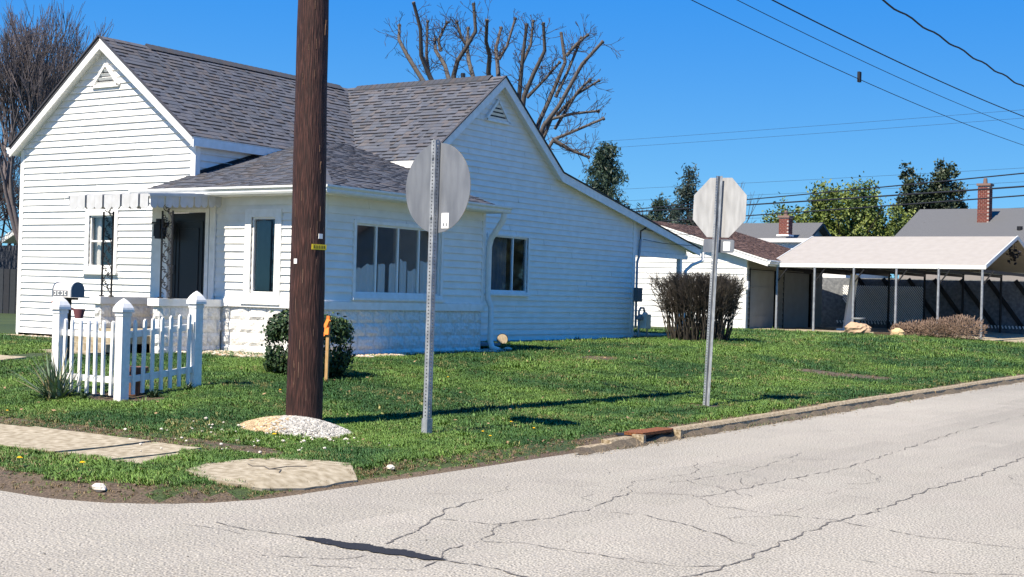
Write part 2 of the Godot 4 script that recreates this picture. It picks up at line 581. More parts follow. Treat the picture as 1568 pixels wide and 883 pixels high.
func soil_color(x: float, z: float, pn: FastNoiseLite) -> Color:
	var e := edge(x, z) + 0.12 * pn.get_noise_2d(x * 3.0, z * 3.0)
	var k := pn.get_noise_2d(x, z)
	var c := Color(0.055, 0.095, 0.03).lerp(Color(0.10, 0.14, 0.04), 0.5 + 0.8 * k)
	if bare(x, z, pn) > 0.5:
		c = Color(0.16, 0.115, 0.075).lerp(Color(0.23, 0.17, 0.11), 0.5 + k)
	elif (z > -12.0 and e < 0.12) or (z > -7.4 and x < -7.6 and e < 0.40):
		c = Color(0.12, 0.085, 0.06).lerp(Color(0.17, 0.13, 0.09), 0.5 + k)
	return c
func bare(x: float, z: float, pn: FastNoiseLite) -> float:   # how bare the lawn is, 0 to 1
	var w := 0.35 * pn.get_noise_2d(x * 4.0, z * 4.0)
	for q in [[-12.5, -21.4, 0.34, 0.55], [-9.3, -25.0, 1.05, 0.62], [-8.2, -16.85, 0.25, 0.2], [-8.75, -8.9, 0.5, 0.2], [-12.35, -10.55, 0.6, 0.3]]:
		var d := Vector2((x - q[0]) / q[2], (z - q[1]) / q[3]).length()
		if d + w < 1.0:
			return 0.85
	var e := edge(x, z) + 0.4 * w
	if z > -7.4 and x < -7.6 and e < 0.34:
		return 0.78
	if z > -12.0 and e < 0.1:
		return 0.8
	if z > -12.0 and e < 0.3:
		return 0.35
	if z < -11.5 and e < 0.28:
		return 0.6
	if z > -9.0 and z < -8.4 and x < -8.8 and e > 0.5:
		return 0.55 if w > -0.05 else 0.2
	return 0.0
func ribbon(m: MB, pts: Array, w: float, yf: Callable, gaps := 0.0):
	var prev_l := Vector2.ZERO
	var prev_r := Vector2.ZERO
	var first := true
	for i in pts.size() - 1:
		var a := Vector2(pts[i][0], pts[i][1])
		var b := Vector2(pts[i + 1][0], pts[i + 1][1])
		var l := a.distance_to(b)
		var k := maxi(1, int(l / 0.045)) if l < 6.0 else int(l / 0.3)
		var nr := (b - a).normalized().orthogonal()
		for s in k + 1:
			if s == 0 and not first:
				continue
			var p := a.lerp(b, float(s) / k)
			p += nr * (0.016 * sin(p.x * 9.0 + p.y * 13.0) + 0.010 * sin(p.x * 31.0 - p.y * 27.0) + rng.randf_range(-0.006, 0.006))
			var ww := w * rng.randf_range(0.25, 1.6)
			var pl := p + nr * ww
			var pr := p - nr * ww
			if rng.randf() < gaps:
				ww *= 0.12
				pl = p + nr * ww
				pr = p - nr * ww
			if not first:
				var y0: float = yf.call(prev_l.y) + 0.004
				var y1: float = yf.call(pl.y) + 0.004
				m.quad(Vector3(prev_l.x, y0, prev_l.y), Vector3(prev_r.x, y0, prev_r.y), Vector3(pr.x, y1, pr.y), Vector3(pl.x, y1, pl.y), Vector3.UP)
			first = false
			prev_l = pl
			prev_r = pr
func kerb_stone(m: MB, x: float, z0: float, z1: float, top: float):
	var n := maxi(2, int((z0 - z1) / 0.25))
	for i in n:
		var za := lerpf(z0, z1, float(i) / n)
		var zb := lerpf(z0, z1, float(i + 1) / n)
		var ya := rz(za) + top
		var yb := rz(zb) + top
		var ch := 0.03
		var A := [Vector3(x - 0.13, ya - 0.3, za), Vector3(x - 0.13, ya, za), Vector3(x - ch, ya, za), Vector3(x, ya - ch, za), Vector3(x + 0.01, ya - 0.3, za)]
		var B := [Vector3(x - 0.13, yb - 0.3, zb), Vector3(x - 0.13, yb, zb), Vector3(x - ch, yb, zb), Vector3(x, yb - ch, zb), Vector3(x + 0.01, yb - 0.3, zb)]
		var N := [Vector3.LEFT, Vector3.UP, Vector3(1, 1, 0).normalized(), Vector3.RIGHT]
		for k in 4:
			m.quad(A[k], A[k + 1], B[k + 1], B[k], N[k])
		if i == 0:
			for k in range(1, 4):
				m.tri1(A[0], A[k], A[k + 1], Vector3.BACK)
		if i == n - 1:
			for k in range(1, 4):
				m.tri1(B[0], B[k], B[k + 1], Vector3.FORWARD)
func slab(m: MB, poly: Array, up: float):
	var p := PackedVector2Array()
	for q in poly:
		p.append(Vector2(q[0], q[1]))
	var ce := Vector2.ZERO
	for q in p:
		ce += q / p.size()
	var fine := PackedVector2Array()
	for i in p.size():
		for k in 4:
			fine.append(p[i].lerp(p[(i + 1) % p.size()], k / 4.0) + Vector2(rng.randf_range(-0.012, 0.012), rng.randf_range(-0.012, 0.012)))
	p = fine
	var rings := 6
	for i in p.size():
		for k in rings:
			var q := []
			for e in [[0, k], [1, k], [1, k + 1], [0, k + 1]]:
				var u := ce.lerp(p[(i + e[0]) % p.size()], float(e[1]) / rings)
				q.append(Vector3(u.x, h(u.x, u.y) + up, u.y))
			m.quad(q[0], q[1], q[2], q[3], Vector3.UP)
	for i in p.size():
		var a := p[i]
		var b := p[(i + 1) % p.size()]
		var o := (a + b) * 0.5 - ce
		m.quad(Vector3(a.x, h(a.x, a.y) + up, a.y), Vector3(b.x, h(b.x, b.y) + up, b.y), Vector3(b.x, h(b.x, b.y) - 0.15, b.y), Vector3(a.x, h(a.x, a.y) - 0.15, a.y), Vector3(o.x, 0, o.y))

# ---------------------------------------------------------------- the white house
func at_wall(axis: int, plane: float, a: float, y: float, off: float) -> Vector3:
	return Vector3(a, y, plane + off) if axis == 0 else Vector3(plane + off, y, a)
func wall(parent: Node3D, called: String, axis: int, plane: float, poly: Array, opens: Array, y0: float, dy: float, material: Material):
	var P := PackedVector2Array()
	var amin := 1e9
	var amax := -1e9
	var ymax := -1e9
	for q in poly:
		P.append(Vector2(q[0], q[1]))
		amin = minf(amin, q[0]); amax = maxf(amax, q[0]); ymax = maxf(ymax, q[1])
	var out := Vector3.BACK if axis == 0 else Vector3.RIGHT
	var ux := Vector3.RIGHT if axis == 0 else Vector3.BACK
	var back := MB.new()
	var boards := []
	var y := y0
	while y < ymax - 0.001:
		var strip := PackedVector2Array([Vector2(amin - 1, y), Vector2(amax + 1, y), Vector2(amax + 1, y + dy), Vector2(amin - 1, y + dy)])
		var list: Array = Geometry2D.intersect_polygons(strip, P)
		for o in opens:
			var r := PackedVector2Array([Vector2(o[0], o[1]), Vector2(o[2], o[1]), Vector2(o[2], o[3]), Vector2(o[0], o[3])])
			var nl := []
			for q in list:
				for s in Geometry2D.clip_polygons(q, r):
					nl.append(s)
			list = nl
		var cutl := []
		for q in list:
			back.extrude(q, at_wall(axis, plane, 0, 0, -0.02), ux, Vector3.UP, out, 0.10)
			var lo := 1e9
			var hi := -1e9
			for u in q:
				lo = minf(lo, u.x); hi = maxf(hi, u.x)
			if hi - lo < 2.2:
				cutl.append(q)
				continue
			var cx := lerpf(lo, hi, rng.randf_range(0.2, 0.8))
			for e in [[lo - 1.0, cx - 0.0025], [cx + 0.0025, hi + 1.0]]:
				for t in Geometry2D.intersect_polygons(q, PackedVector2Array([Vector2(e[0], y - 1), Vector2(e[1], y - 1), Vector2(e[1], y + 1), Vector2(e[0], y + 1)])):
					cutl.append(t)
		for q in cutl:
			var b := MB.new()
			var ti := Geometry2D.triangulate_polygon(q)
			var lip := 0.028 + rng.randf_range(-0.003, 0.004)
			for i in range(0, ti.size(), 3):
				var t := []
				for k in 3:
					var u: Vector2 = q[ti[i + k]]
					t.append(at_wall(axis, plane, u.x, u.y, lerpf(lip, 0.004, (u.y - y) / dy)))
				b.tri1(t[0], t[1], t[2], out)
			for i in q.size():
				var u: Vector2 = q[i]
				var w: Vector2 = q[(i + 1) % q.size()]
				var e := w - u
				var uo := lerpf(lip, 0.004, (u.y - y) / dy)
				var wo := lerpf(lip, 0.004, (w.y - y) / dy)
				b.quad(at_wall(axis, plane, u.x, u.y, uo), at_wall(axis, plane, w.x, w.y, wo), at_wall(axis, plane, w.x, w.y, -0.012), at_wall(axis, plane, u.x, u.y, -0.012), ux * e.y - Vector3.UP * e.x)
			boards.append(b)
		y += dy
	var p := part(called, back, M.backing, parent)
	for b in boards:
		part("siding_board", b, material, p)
	return p
# window: rect = [a0, y0, a1, y1] of the opening; bars: fractions of upright bars; cross: fractions of level bars
func window(parent: Node3D, axis: int, plane: float, r: Array, fw: float, bars: Array, cross: Array, label := ""):
	var c := MB.new()
	var z0 := -0.05
	var z1 := 0.045
	var f := func(a0, y0, a1, y1, o0, o1):
		c.span(at_wall(axis, plane, a0, y0, o0), at_wall(axis, plane, a1, y1, o1))
	f.call(r[0] - fw, r[1] - fw, r[0], r[3] + fw, z0, z1)
	f.call(r[2], r[1] - fw, r[2] + fw, r[3] + fw, z0, z1)
	f.call(r[0], r[3], r[2], r[3] + fw, z0, z1 - 0.003)
	f.call(r[0], r[1] - fw, r[2], r[1], z0, z1 - 0.003)
	var w := part("window", c, M.trim, parent)
	if label != "":
		w.set_meta("label", label)
	var s := MB.new()
	s.span(at_wall(axis, plane, r[0] - fw - 0.03, r[1] - fw - 0.04, 0.0), at_wall(axis, plane, r[2] + fw + 0.03, r[1] - fw - 0.001, 0.085))
	part("sill", s, M.trim, w)
	c = MB.new()
	var sw := 0.032
	f = func(a0, y0, a1, y1, o0, o1):
		c.span(at_wall(axis, plane, a0, y0, o0), at_wall(axis, plane, a1, y1, o1))
	var up := [0.0] + bars + [1.0]
	for i in up.size():
		var a: float = lerpf(r[0], r[2], up[i])
		var lo := a - sw * 0.5
		var hi := a + sw * 0.5
		if i == 0:
			lo = a + 0.002; hi = a + sw
		elif i == up.size() - 1:
			lo = a - sw; hi = a - 0.002
		f.call(lo, r[1] + 0.002, hi, r[3] - 0.002, -0.045, 0.005)
	for k in [0.0] + cross + [1.0]:
		var yy: float = lerpf(r[1] + sw * 0.5, r[3] - sw * 0.5, k)
		f.call(r[0] + sw, yy - sw * 0.5, r[2] - sw, yy + sw * 0.5, -0.041, 0.001)
	part("sash", c, M.trim, w)
	for i in up.size() - 1:
		var g := MB.new()
		g.span(at_wall(axis, plane, lerpf(r[0], r[2], up[i]) + 0.01, r[1] + 0.01, -0.024), at_wall(axis, plane, lerpf(r[0], r[2], up[i + 1]) - 0.01, r[3] - 0.01, -0.020))
		part("pane", g, M.glass, w)
	return w
func curtain(parent: Node3D, axis: int, plane: float, a0: float, a1: float, y0: float, y1: float, off: float, m: Material):
	var c := MB.new()
	var n := maxi(6, int((a1 - a0) / 0.03))
	var out := Vector3.BACK if axis == 0 else Vector3.RIGHT
	for i in n:
		var p := lerpf(a0, a1, float(i) / n)
		var q := lerpf(a0, a1, float(i + 1) / n)
		var o := off + 0.012 * sin(p * 42.0) + 0.008 * sin(p * 17.0)
		var o2 := off + 0.012 * sin(q * 42.0) + 0.008 * sin(q * 17.0)
		c.quad(at_wall(axis, plane, p, y0, o), at_wall(axis, plane, q, y0, o2), at_wall(axis, plane, q, y1 + 0.045 * sin(q * 9.0) + 0.02 * sin(q * 31.0), o2), at_wall(axis, plane, p, y1 + 0.045 * sin(p * 9.0) + 0.02 * sin(p * 31.0), o), out)
	part("curtain", c, m, parent)

# sheet of shingles: o = origin at the eave, u along the eave, s up the slope, poly in (u, s)
func shingles(parent: Node3D, o: Vector3, u: Vector3, s: Vector3, poly: PackedVector2Array, tones: Array, under: Material, called := "roof_slope"):
	var nn := u.cross(s).normalized()
	if nn.y < 0:
		nn = -nn
	var deck := MB.new()
	deck.extrude(poly, o, u, s, nn, 0.05)
	var p := part(called, deck, under, parent)
	var m := MB.new()
	var smin := 1e9
	var smax := -1e9
	var umin := 1e9
	var umax := -1e9
	for q in poly:
		smin = minf(smin, q.y); smax = maxf(smax, q.y); umin = minf(umin, q.x); umax = maxf(umax, q.x)
	var ex := 0.127
	var y := smin
	var pn := FastNoiseLite.new()
	pn.seed = int(absf(o.x) * 100.0) + 3
	pn.frequency = 0.9
	while y < smax:
		var x := umin - rng.randf() * 0.3
		while x < umax:
			var w := rng.randf_range(0.07, 0.19)
			var tooth := rng.randf() < 0.55
			var rect := PackedVector2Array([Vector2(x, y - 0.012), Vector2(x + w, y - 0.012), Vector2(x + w, y + ex - 0.005), Vector2(x, y + ex - 0.005)])
			var t: Color = tones[rng.randi() % tones.size()]
			var k := 1.0 + 0.18 * pn.get_noise_2d(x, y) + rng.randf_range(-0.08, 0.08)
			t = Color(t.r * k, t.g * k, t.b * k)
			for q in Geometry2D.intersect_polygons(rect, poly):
				shingle_piece(m, q, o, u, s, nn, y, ex, 0.016 if tooth else 0.010, t)
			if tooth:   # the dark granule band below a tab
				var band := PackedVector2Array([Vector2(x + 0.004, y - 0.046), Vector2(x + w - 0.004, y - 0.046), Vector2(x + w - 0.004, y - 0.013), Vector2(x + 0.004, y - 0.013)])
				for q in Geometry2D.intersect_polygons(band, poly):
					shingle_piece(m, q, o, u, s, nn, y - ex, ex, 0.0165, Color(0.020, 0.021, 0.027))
			x += w
		y += ex
	var c := part("shingle_tabs", m, M.shingle, p)
	c.set_meta("kind", "stuff")
	return p
func shingle_piece(m: MB, q: PackedVector2Array, o: Vector3, u: Vector3, s: Vector3, nn: Vector3, y: float, ex: float, th: float, t: Color):
	m.col = t
	var pts := []
	for a in q:
		pts.append(o + u * a.x + s * a.y + nn * (th * (1.0 - 0.72 * (a.y - y) / ex) + 0.002))
	for i in range(1, pts.size() - 1):
		m.tri1(pts[0], pts[i], pts[i + 1], nn)
	var lo := 1e9
	for a in q:
		lo = minf(lo, a.y)
	for i in q.size():
		var a := q[i]
		var b := q[(i + 1) % q.size()]
		if a.y < lo + 0.003 and b.y < lo + 0.003:
			m.quad(pts[i], pts[(i + 1) % q.size()], pts[(i + 1) % q.size()] - nn * th, pts[i] - nn * th, -s)
# plan polygon [[x, z], ...] on the plane y = y0 + gx * x + gz * z, as (u, s) polygon
func plan_slope(parent: Node3D, plan: Array, o: Vector3, u: Vector3, s: Vector3, tones: Array, under: Material):
	var sh := Vector2(s.x, s.z)
	var pl := sh.length()
	sh /= pl
	var uh := Vector2(u.x, u.z)
	var P := PackedVector2Array()
	for q in plan:
		var d := Vector2(q[0] - o.x, q[1] - o.z)
		P.append(Vector2(d.dot(uh), d.dot(sh) / pl))
	return shingles(parent, o, u, s, P, tones, under)

func gutter(m: MB, a: Vector3, b: Vector3, out: Vector3):
	# ogee gutter hung below a-b (its upper back edge)
	var prof := [Vector2(0, 0), Vector2(0, -0.12), Vector2(0.07, -0.12), Vector2(0.085, -0.09), Vector2(0.085, -0.06), Vector2(0.115, -0.03), Vector2(0.115, 0.0), Vector2(0.105, 0.0), Vector2(0.105, -0.022), Vector2(0.01, -0.09), Vector2(0.01, 0.0)]
	var ce := Vector2(0.05, -0.06)
	for i in prof.size():
		var p: Vector2 = prof[i]
		var q: Vector2 = prof[(i + 1) % prof.size()]
		var e := q - p
		var nn := Vector2(-e.y, e.x)
		if i < 7 and nn.dot((p + q) * 0.5 - ce) < 0:
			nn = -nn
		m.quad(a + out * p.x + Vector3.UP * p.y, a + out * q.x + Vector3.UP * q.y, b + out * q.x + Vector3.UP * q.y, b + out * p.x + Vector3.UP * p.y, out * nn.x + Vector3.UP * nn.y)
	var dd := (b - a).normalized()
	for sgn in [-1, 1]:
		var o: Vector3 = a if sgn < 0 else b
		var fan := [Vector2(0, 0), Vector2(0, -0.12), Vector2(0.07, -0.12), Vector2(0.085, -0.09), Vector2(0.085, -0.06), Vector2(0.115, -0.03), Vector2(0.115, 0.0)]
		for i in range(1, fan.size() - 1):
			m.tri1(o + out * fan[0].x + Vector3.UP * fan[0].y, o + out * fan[i].x + Vector3.UP * fan[i].y, o + out * fan[i + 1].x + Vector3.UP * fan[i + 1].y, dd * sgn)

var block_shapes := []
func rock_block(parent: Node3D, axis: int, plane: float, a0: float, a1: float, y0: float, y1: float):
	# rock-faced concrete block: bevelled rim, rough middle
	var m := MB.new()
	var nx := 5
	var ny := 4
	var g := []
	for j in ny + 1:
		var row := []
		for i in nx + 1:
			var rim := i == 0 or i == nx or j == 0 or j == ny
			var off := 0.0 if rim else rng.randf_range(0.010, 0.032)
			row.append(at_wall(axis, plane, lerpf(a0 + 0.004, a1 - 0.004, float(i) / nx), lerpf(y0 + 0.003, y1 - 0.003, float(j) / ny), off))
		g.append(row)
	var out := Vector3.BACK if axis == 0 else Vector3.RIGHT
	for j in ny:
		for i in nx:
			m.quad(g[j][i], g[j][i + 1], g[j + 1][i + 1], g[j + 1][i], out)
	part("block", m, M.block, parent)
func block_wall(parent: Node3D, called: String, axis: int, plane: float, a0: float, a1: float, y0: float, y1: float, rows: int, label := ""):
	var c := MB.new()
	c.span(at_wall(axis, plane, a0, y0, -0.15), at_wall(axis, plane, a1, y1, -0.004))
	var w := part(called, c, M.block, parent)
	if label != "":
		w.set_meta("label", label)
	for j in rows:
		var ya := lerpf(y0, y1, float(j) / rows)
		var yb := lerpf(y0, y1, float(j + 1) / rows)
		var a := a0
		var first := 0.2 if j % 2 == 1 else 0.4
		while a < a1 - 0.01:
			var b := minf(a + first, a1)
			if a1 - b < 0.08:
				b = a1
			rock_block(w, axis, plane, a, b, ya, yb)
			a = b
			first = 0.4
	return w
func iron_column(parent: Node3D, p: Vector3, hgt: float, called := "iron_column"):
	var m := MB.new()
	var w := 0.115
	for s in [-1, 1]:
		m.box(p + Vector3(s * w, hgt * 0.5, 0), Vector3(0.022, hgt, 0.022))
		m.box(p + Vector3(s * w, 0.012, 0), Vector3(0.06, 0.02, 0.06))
	var y := 0.05
	var flip := 1.0
	while y < hgt - 0.1:
		# one S-scroll with curls and leaves
		var pts := []
		var rr := []
		for k in 13:
			var t := k / 12.0
			pts.append(p + Vector3(flip * (w - 0.02) * cos(PI * t) * (0.9 - 0.25 * sin(TAU * t)), y + 0.2 * t + 0.025 * sin(TAU * t), 0))
			rr.append(0.007)
		m.tube(pts, rr, 4)
		for k in 6:
			var c := p + Vector3((((k * 5) % 6) / 5.0 - 0.5) * 0.16, y + 0.012 + 0.033 * k, 0)
			var q := []
			var qr := []
			var sgn := 1.0 if k % 2 == 0 else -1.0
			for j in 9:
				var a := j / 8.0 * 4.9 + k * 1.3
				q.append(c + Vector3(cos(a) * sgn, sin(a), 0) * (0.034 - 0.003 * j))
				qr.append(0.0062)
			m.tube(q, qr, 4)
			m.box(c + Vector3(-sgn * 0.02, 0.02, 0), Vector3(0.05, 0.014, 0.008), Basis(Vector3.BACK, sgn * (0.5 + k * 0.55)))
		flip = -flip
		y += 0.2
	part(called, m, M.iron, parent)

func house():
	var H := thing("house", Vector3(-18.5, 0.42, -22.0), "white sided bungalow with grey shingle roof, enclosed corner porch and door awning", "house")
	var gy := 0.45
	var sh := 0.1215
	var tones := [Color(0.168, 0.182, 0.222), Color(0.182, 0.186, 0.215), Color(0.150, 0.166, 0.208), Color(0.200, 0.188, 0.198), Color(0.176, 0.188, 0.226)]
	# -- left wing, front gable
	var wl := -22.75
	var wr := -18.02
	var wc := (wl + wr) * 0.5
	var zf := -16.88
	var ridge := 5.95
	var wslope := 0.765
	wall(H, "front_gable_wall", 0, zf, [[wl, 0.48], [wr, 0.48], [wr, 3.98], [wc, 3.98 + 2.365 * wslope], [wl, 3.98]], [[-20.72, 1.76, -20.04, 2.70]], 0.48, sh, M.siding)
	wall(H, "wing_side_wall", 1, wr, [[-21.2, 3.0], [-16.90, 3.0], [-16.90, 4.02], [-21.2, 4.02]], [], 0.48 + sh * 20, sh, M.siding)
	var m := MB.new()
	m.span(Vector3(wl - 0.08, 0.2, -29.5), Vector3(wl - 0.01, 3.98, -16.9))      # far side wall
	m.span(Vector3(wl, 0.2, -29.6), Vector3(-16.34, 3.3, -29.5))               # rear wall
	part("rear_wall", m, M.siding, H)
	m = MB.new()
	m.span(Vector3(wl, 0.30, -16.9), Vector3(wr, 0.475, zf - 0.02))
	part("foundation", m, M.concrete, H)
	m = MB.new()
	m.span(Vector3(-16.45, 0.30, -29.45), Vector3(-16.345, 0.495, -21.1))
	part("foundation", m, M.concrete, H)
	m = MB.new()
	m.span(Vector3(wl, 0.52, -29.5), Vector3(-16.4, 0.56, -21.1))
	m.span(Vector3(wl, 0.52, -21.1), Vector3(-14.4, 0.56, -16.95))
	part("floor", m, M.drape, H)
	m = MB.new()   # corner boards
	m.span(Vector3(wl - 0.02, 0.48, zf - 0.08), Vector3(wl + 0.085, 3.98, zf + 0.032))
	part("corner_board", m, M.trim, H)
	m = MB.new()
	m.span(Vector3(wr - 0.085, 0.48, zf - 0.08), Vector3(wr + 0.032, 3.98, zf + 0.033))
	part("corner_board", m, M.trim, H)
	# roof of the wing
	var half := 2.365 + 0.15
	var eave_y := ridge - half * wslope
	var sv := Vector3(-1, wslope, 0).normalized()
	var sl := half * sqrt(1.0 + wslope * wslope)
	var zr := zf + 0.21
	var poly := PackedVector2Array([Vector2(0, 0), Vector2(12.8, 0), Vector2(12.8, sl), Vector2(0, sl)])
	shingles(H, Vector3(wc + half, eave_y, zr), Vector3.FORWARD, sv, PackedVector2Array([Vector2(0, 0), Vector2(7.6, 0), Vector2(7.6, sl), Vector2(0, sl)]), tones, M.trim)
	m = MB.new()
	m.extrude(poly, Vector3(wc - half, eave_y, zr), Vector3.FORWARD, Vector3(1, wslope, 0).normalized(), Vector3(-wslope, 1, 0).normalized(), 0.05)
	part("roof_slope", m, mat(lin(0.09, 0.085, 0.09), 0.95), H)
	# rake fascia and soffit of the front gable
	m = MB.new()
	for s in [-1.0, 1.0]:
		var a := Vector3(wc + s * half, eave_y - 0.02, zr - 0.012)
		var b := Vector3(wc, ridge - 0.02, zr - 0.012)
		m.quad(a, b, b - Vector3(0, 0.21, 0), a - Vector3(0, 0.175, 0), Vector3.BACK)
		m.quad(a - Vector3(0, 0.175, 0), b - Vector3(0, 0.21, 0), b - Vector3(0, 0.21, 0.025), a - Vector3(0, 0.175, 0.025), Vector3.DOWN)
		m.quad(a - Vector3(0, 0, 0.025), b - Vector3(0, 0, 0.025), b - Vector3(0, 0.21, 0.025), a - Vector3(0, 0.175, 0.025), Vector3.FORWARD)
		m.quad(a, a - Vector3(0, 0.175, 0), a - Vector3(0, 0.175, 0.025), a - Vector3(0, 0, 0.025), Vector3(s, 0, 0))
	part("rake_fascia", m, M.trim, H)
	m = MB.new()
	for s in [-1.0, 1.0]:
		var a := Vector3(wc + s * (half - 0.02), eave_y - 0.165, zr - 0.037)
		var b := Vector3(wc, ridge - 0.165, zr - 0.037)
		m.quad(a, b, b - Vector3(0, 0, 0.2), a - Vector3(0, 0, 0.2), Vector3.DOWN)
	part("rake_soffit", m, M.trim, H)
	m = MB.new()   # eave fascias of the wing, gutter on its far side
	m.span(Vector3(wc + half - 0.03, eave_y - 0.165, -21.6), Vector3(wc + half - 0.002, eave_y - 0.022, zr - 0.04))
	m.span(Vector3(wr + 0.035, eave_y - 0.165, -21.6), Vector3(wc + half - 0.031, eave_y - 0.155, zr - 0.04))
	m.span(Vector3(wc - half + 0.002, eave_y - 0.165, -29.4), Vector3(wc - half + 0.03, eave_y - 0.022, zr - 0.04))
	part("eave_fascia", m, M.trim, H)
	m = MB.new()
	gutter(m, Vector3(wc - half, eave_y - 0.01, zr - 0.02), Vector3(wc - half, eave_y - 0.01, -29.3), Vector3.LEFT)
	part("gutter", m, M.gutter, H)
	# ridge caps
	m = MB.new()
	for z in 38:
		var z0 := zr - 1.1 - z * 0.145
		m.col = tones[z % 5] * 0.62
		for s in [-1.0, 1.0]:
			m.quad(Vector3(wc, ridge + 0.048, z0), Vector3(wc, ridge + 0.042, z0 - 0.16), Vector3(wc + s * 0.15, ridge - 0.075, z0 - 0.16), Vector3(wc + s * 0.15, ridge - 0.069, z0), Vector3(s, 1, 0))
			m.quad(Vector3(wc, ridge + 0.048, z0), Vector3(wc + s * 0.15, ridge - 0.069, z0), Vector3(wc + s * 0.15, ridge - 0.10, z0), Vector3(wc, ridge + 0.02, z0), Vector3.BACK)
	var rv := part("ridge_caps", m, M.shingle, H)
	rv.set_meta("kind", "stuff")
	# vent in the front gable
	gable_vent(H, 0, zf, -20.37, 5.06, 0.72, 0.40)
	# front window of the wing
	var w: Node3D = window(H, 0, zf, [-20.72, 1.76, -20.04, 2.70], 0.10, [], [0.5], "double hung window in the front gable, behind the left iron column")
	curtain(w, 0, zf, -20.72, -20.56, 1.76, 2.70, -0.12, M.curtain)
	curtain(w, 0, zf, -20.28, -20.04, 2.0, 2.70, -0.14, M.drape)

	# -- right wing: gable towards the side street
	var gx := -16.32
	var rzz := -23.55
	var rsl := 0.752
	var kz := -25.9
	var ky := ridge - (rzz - kz) * rsl
	var bsl := 0.201
	var rear := -32.75
	var ry := ky - (kz - rear) * bsl
	var zc := -29.45
	var fe := -20.93                                  # front eave
	var fy := ridge - (fe - rzz) * rsl
	var top := func(z): return (ridge - absf(z - rzz) * rsl if z > kz else ky - (kz - z) * bsl) - 0.10
	wall(H, "side_gable_wall", 1, gx, [[zc, 0.50], [-21.15, 0.50], [-21.15, top.call(-21.15)], [rzz, top.call(rzz)], [kz, top.call(kz)], [zc, top.call(zc)]], [[-24.82, 1.52, -23.33, 2.68]], 0.50, 0.1215, M.siding_b)
	wall(H, "porch_end_gable_wall", 0, -21.15, [[-18.3, 3.2], [-16.34, 3.2], [-16.34, fy - 0.12], [-18.3, fy - 0.12]], [], 3.2, 0.1215, M.siding_b)
	wall(H, "patio_gable_infill", 1, gx, [[-32.3, 2.62], [zc - 0.12, 2.62], [zc - 0.12, top.call(zc) - 0.01], [-32.3, top.call(-32.3) - 0.01]], [], 2.62, 0.1215, M.siding_b)
	m = MB.new()
	m.span(Vector3(gx - 0.08, 0.5, zc - 0.11), Vector3(gx + 0.034, top.call(zc) - 0.03, zc + 0.02))
	part("corner_board", m, M.trim, H)
	m = MB.new()
	m.span(Vector3(gx - 0.08, 3.3, -21.2), Vector3(gx + 0.034, fy - 0.1, -21.05))
	part("corner_board", m, M.trim, H)
	var s1 := Vector3(0, rsl, -1).normalized()
	var fl := (fe - rzz) * sqrt(1.0 + rsl * rsl)
	shingles(H, Vector3(-20.4, fy, fe), Vector3.RIGHT, s1, PackedVector2Array([Vector2(0, 0), Vector2(4.26, 0), Vector2(4.26, fl), Vector2(0, fl)]), tones, M.trim)
	m = MB.new()
	m.extrude(PackedVector2Array([Vector2(0, 0), Vector2(4.26, 0), Vector2(4.26, (rzz - kz) * 1.2512), Vector2(0, (rzz - kz) * 1.2512)]), Vector3(-20.4, ky, kz), Vector3.RIGHT, Vector3(0, rsl, 1).normalized(), Vector3(0, 1, -rsl).normalized(), 0.05)
	part("roof_slope", m, mat(lin(0.09, 0.085, 0.09), 0.95), H)
	m = MB.new()
	var bl := (kz - rear) * sqrt(1 + bsl * bsl)
	m.extrude(PackedVector2Array([Vector2(0, 0), Vector2(6.5, 0), Vector2(6.5, bl), Vector2(0, bl)]), Vector3(-22.64, ry, rear), Vector3.RIGHT, Vector3(0, bsl, 1).normalized(), Vector3(0, 1, -bsl).normalized(), 0.05)
	part("roof_slope", m, mat(lin(0.10, 0.085, 0.08), 0.95), H)
	# rake fascia along the whole side profile
	m = MB.new()
	var xe := -16.14
	var pts := [[fe, fy], [rzz, ridge], [kz, ky], [rear, ry]]
	var dn := [0.19, 0.20, 0.19, 0.17]
	for i in 3:
		var a := Vector3(xe + 0.012, pts[i][1] - 0.02, pts[i][0])
		var b := Vector3(xe + 0.012, pts[i + 1][1] - 0.02, pts[i + 1][0])
		var da := Vector3(0, dn[i], 0)
		var db := Vector3(0, dn[i + 1], 0)
		var t := Vector3(0.026, 0, 0)
		m.quad(a, b, b - db, a - da, Vector3.RIGHT)
		m.quad(a - t, b - t, b - db - t, a - da - t, Vector3.LEFT)
		m.quad(a - da, b - db, b - db - t, a - da - t, Vector3.DOWN)
	part("rake_fascia", m, M.trim, H)
	m = MB.new()
	for i in 3:
		var a := Vector3(xe - 0.016, pts[i][1] - 0.155, pts[i][0])
		var b := Vector3(xe - 0.016, pts[i + 1][1] - 0.155, pts[i + 1][0])
		m.quad(a, b, b - Vector3(0.17, 0, 0), a - Vector3(0.17, 0, 0), Vector3.DOWN)
	part("rake_soffit", m, M.trim, H)
	m = MB.new()   # dark drip edge shingles along the rake
	for i in 3:
		var a := Vector3(xe + 0.012, pts[i][1], pts[i][0])
		var b := Vector3(xe + 0.012, pts[i + 1][1], pts[i + 1][0])
		m.bar(a, b, 0.05, 0.022, Vector3.RIGHT)
	part("drip_edge", m, mat(lin(0.05, 0.05, 0.06), 0.9), H)
	m = MB.new()
	for s in [-1.0, 1.0]:
		m.bar(Vector3(wc + s * half, eave_y, zr - 0.0), Vector3(wc, ridge + 0.005, zr - 0.0), 0.05, 0.022, Vector3.BACK)
	part("drip_edge", m, mat(lin(0.05, 0.05, 0.06), 0.9), H)
	m = MB.new()
	m.span(Vector3(-18.2, fy - 0.15, fe - 0.035), Vector3(xe - 0.02, fy - 0.02, fe - 0.004))
	m.span(Vector3(-18.2, fy - 0.15, -21.11), Vector3(xe - 0.02, fy - 0.14, fe - 0.036))
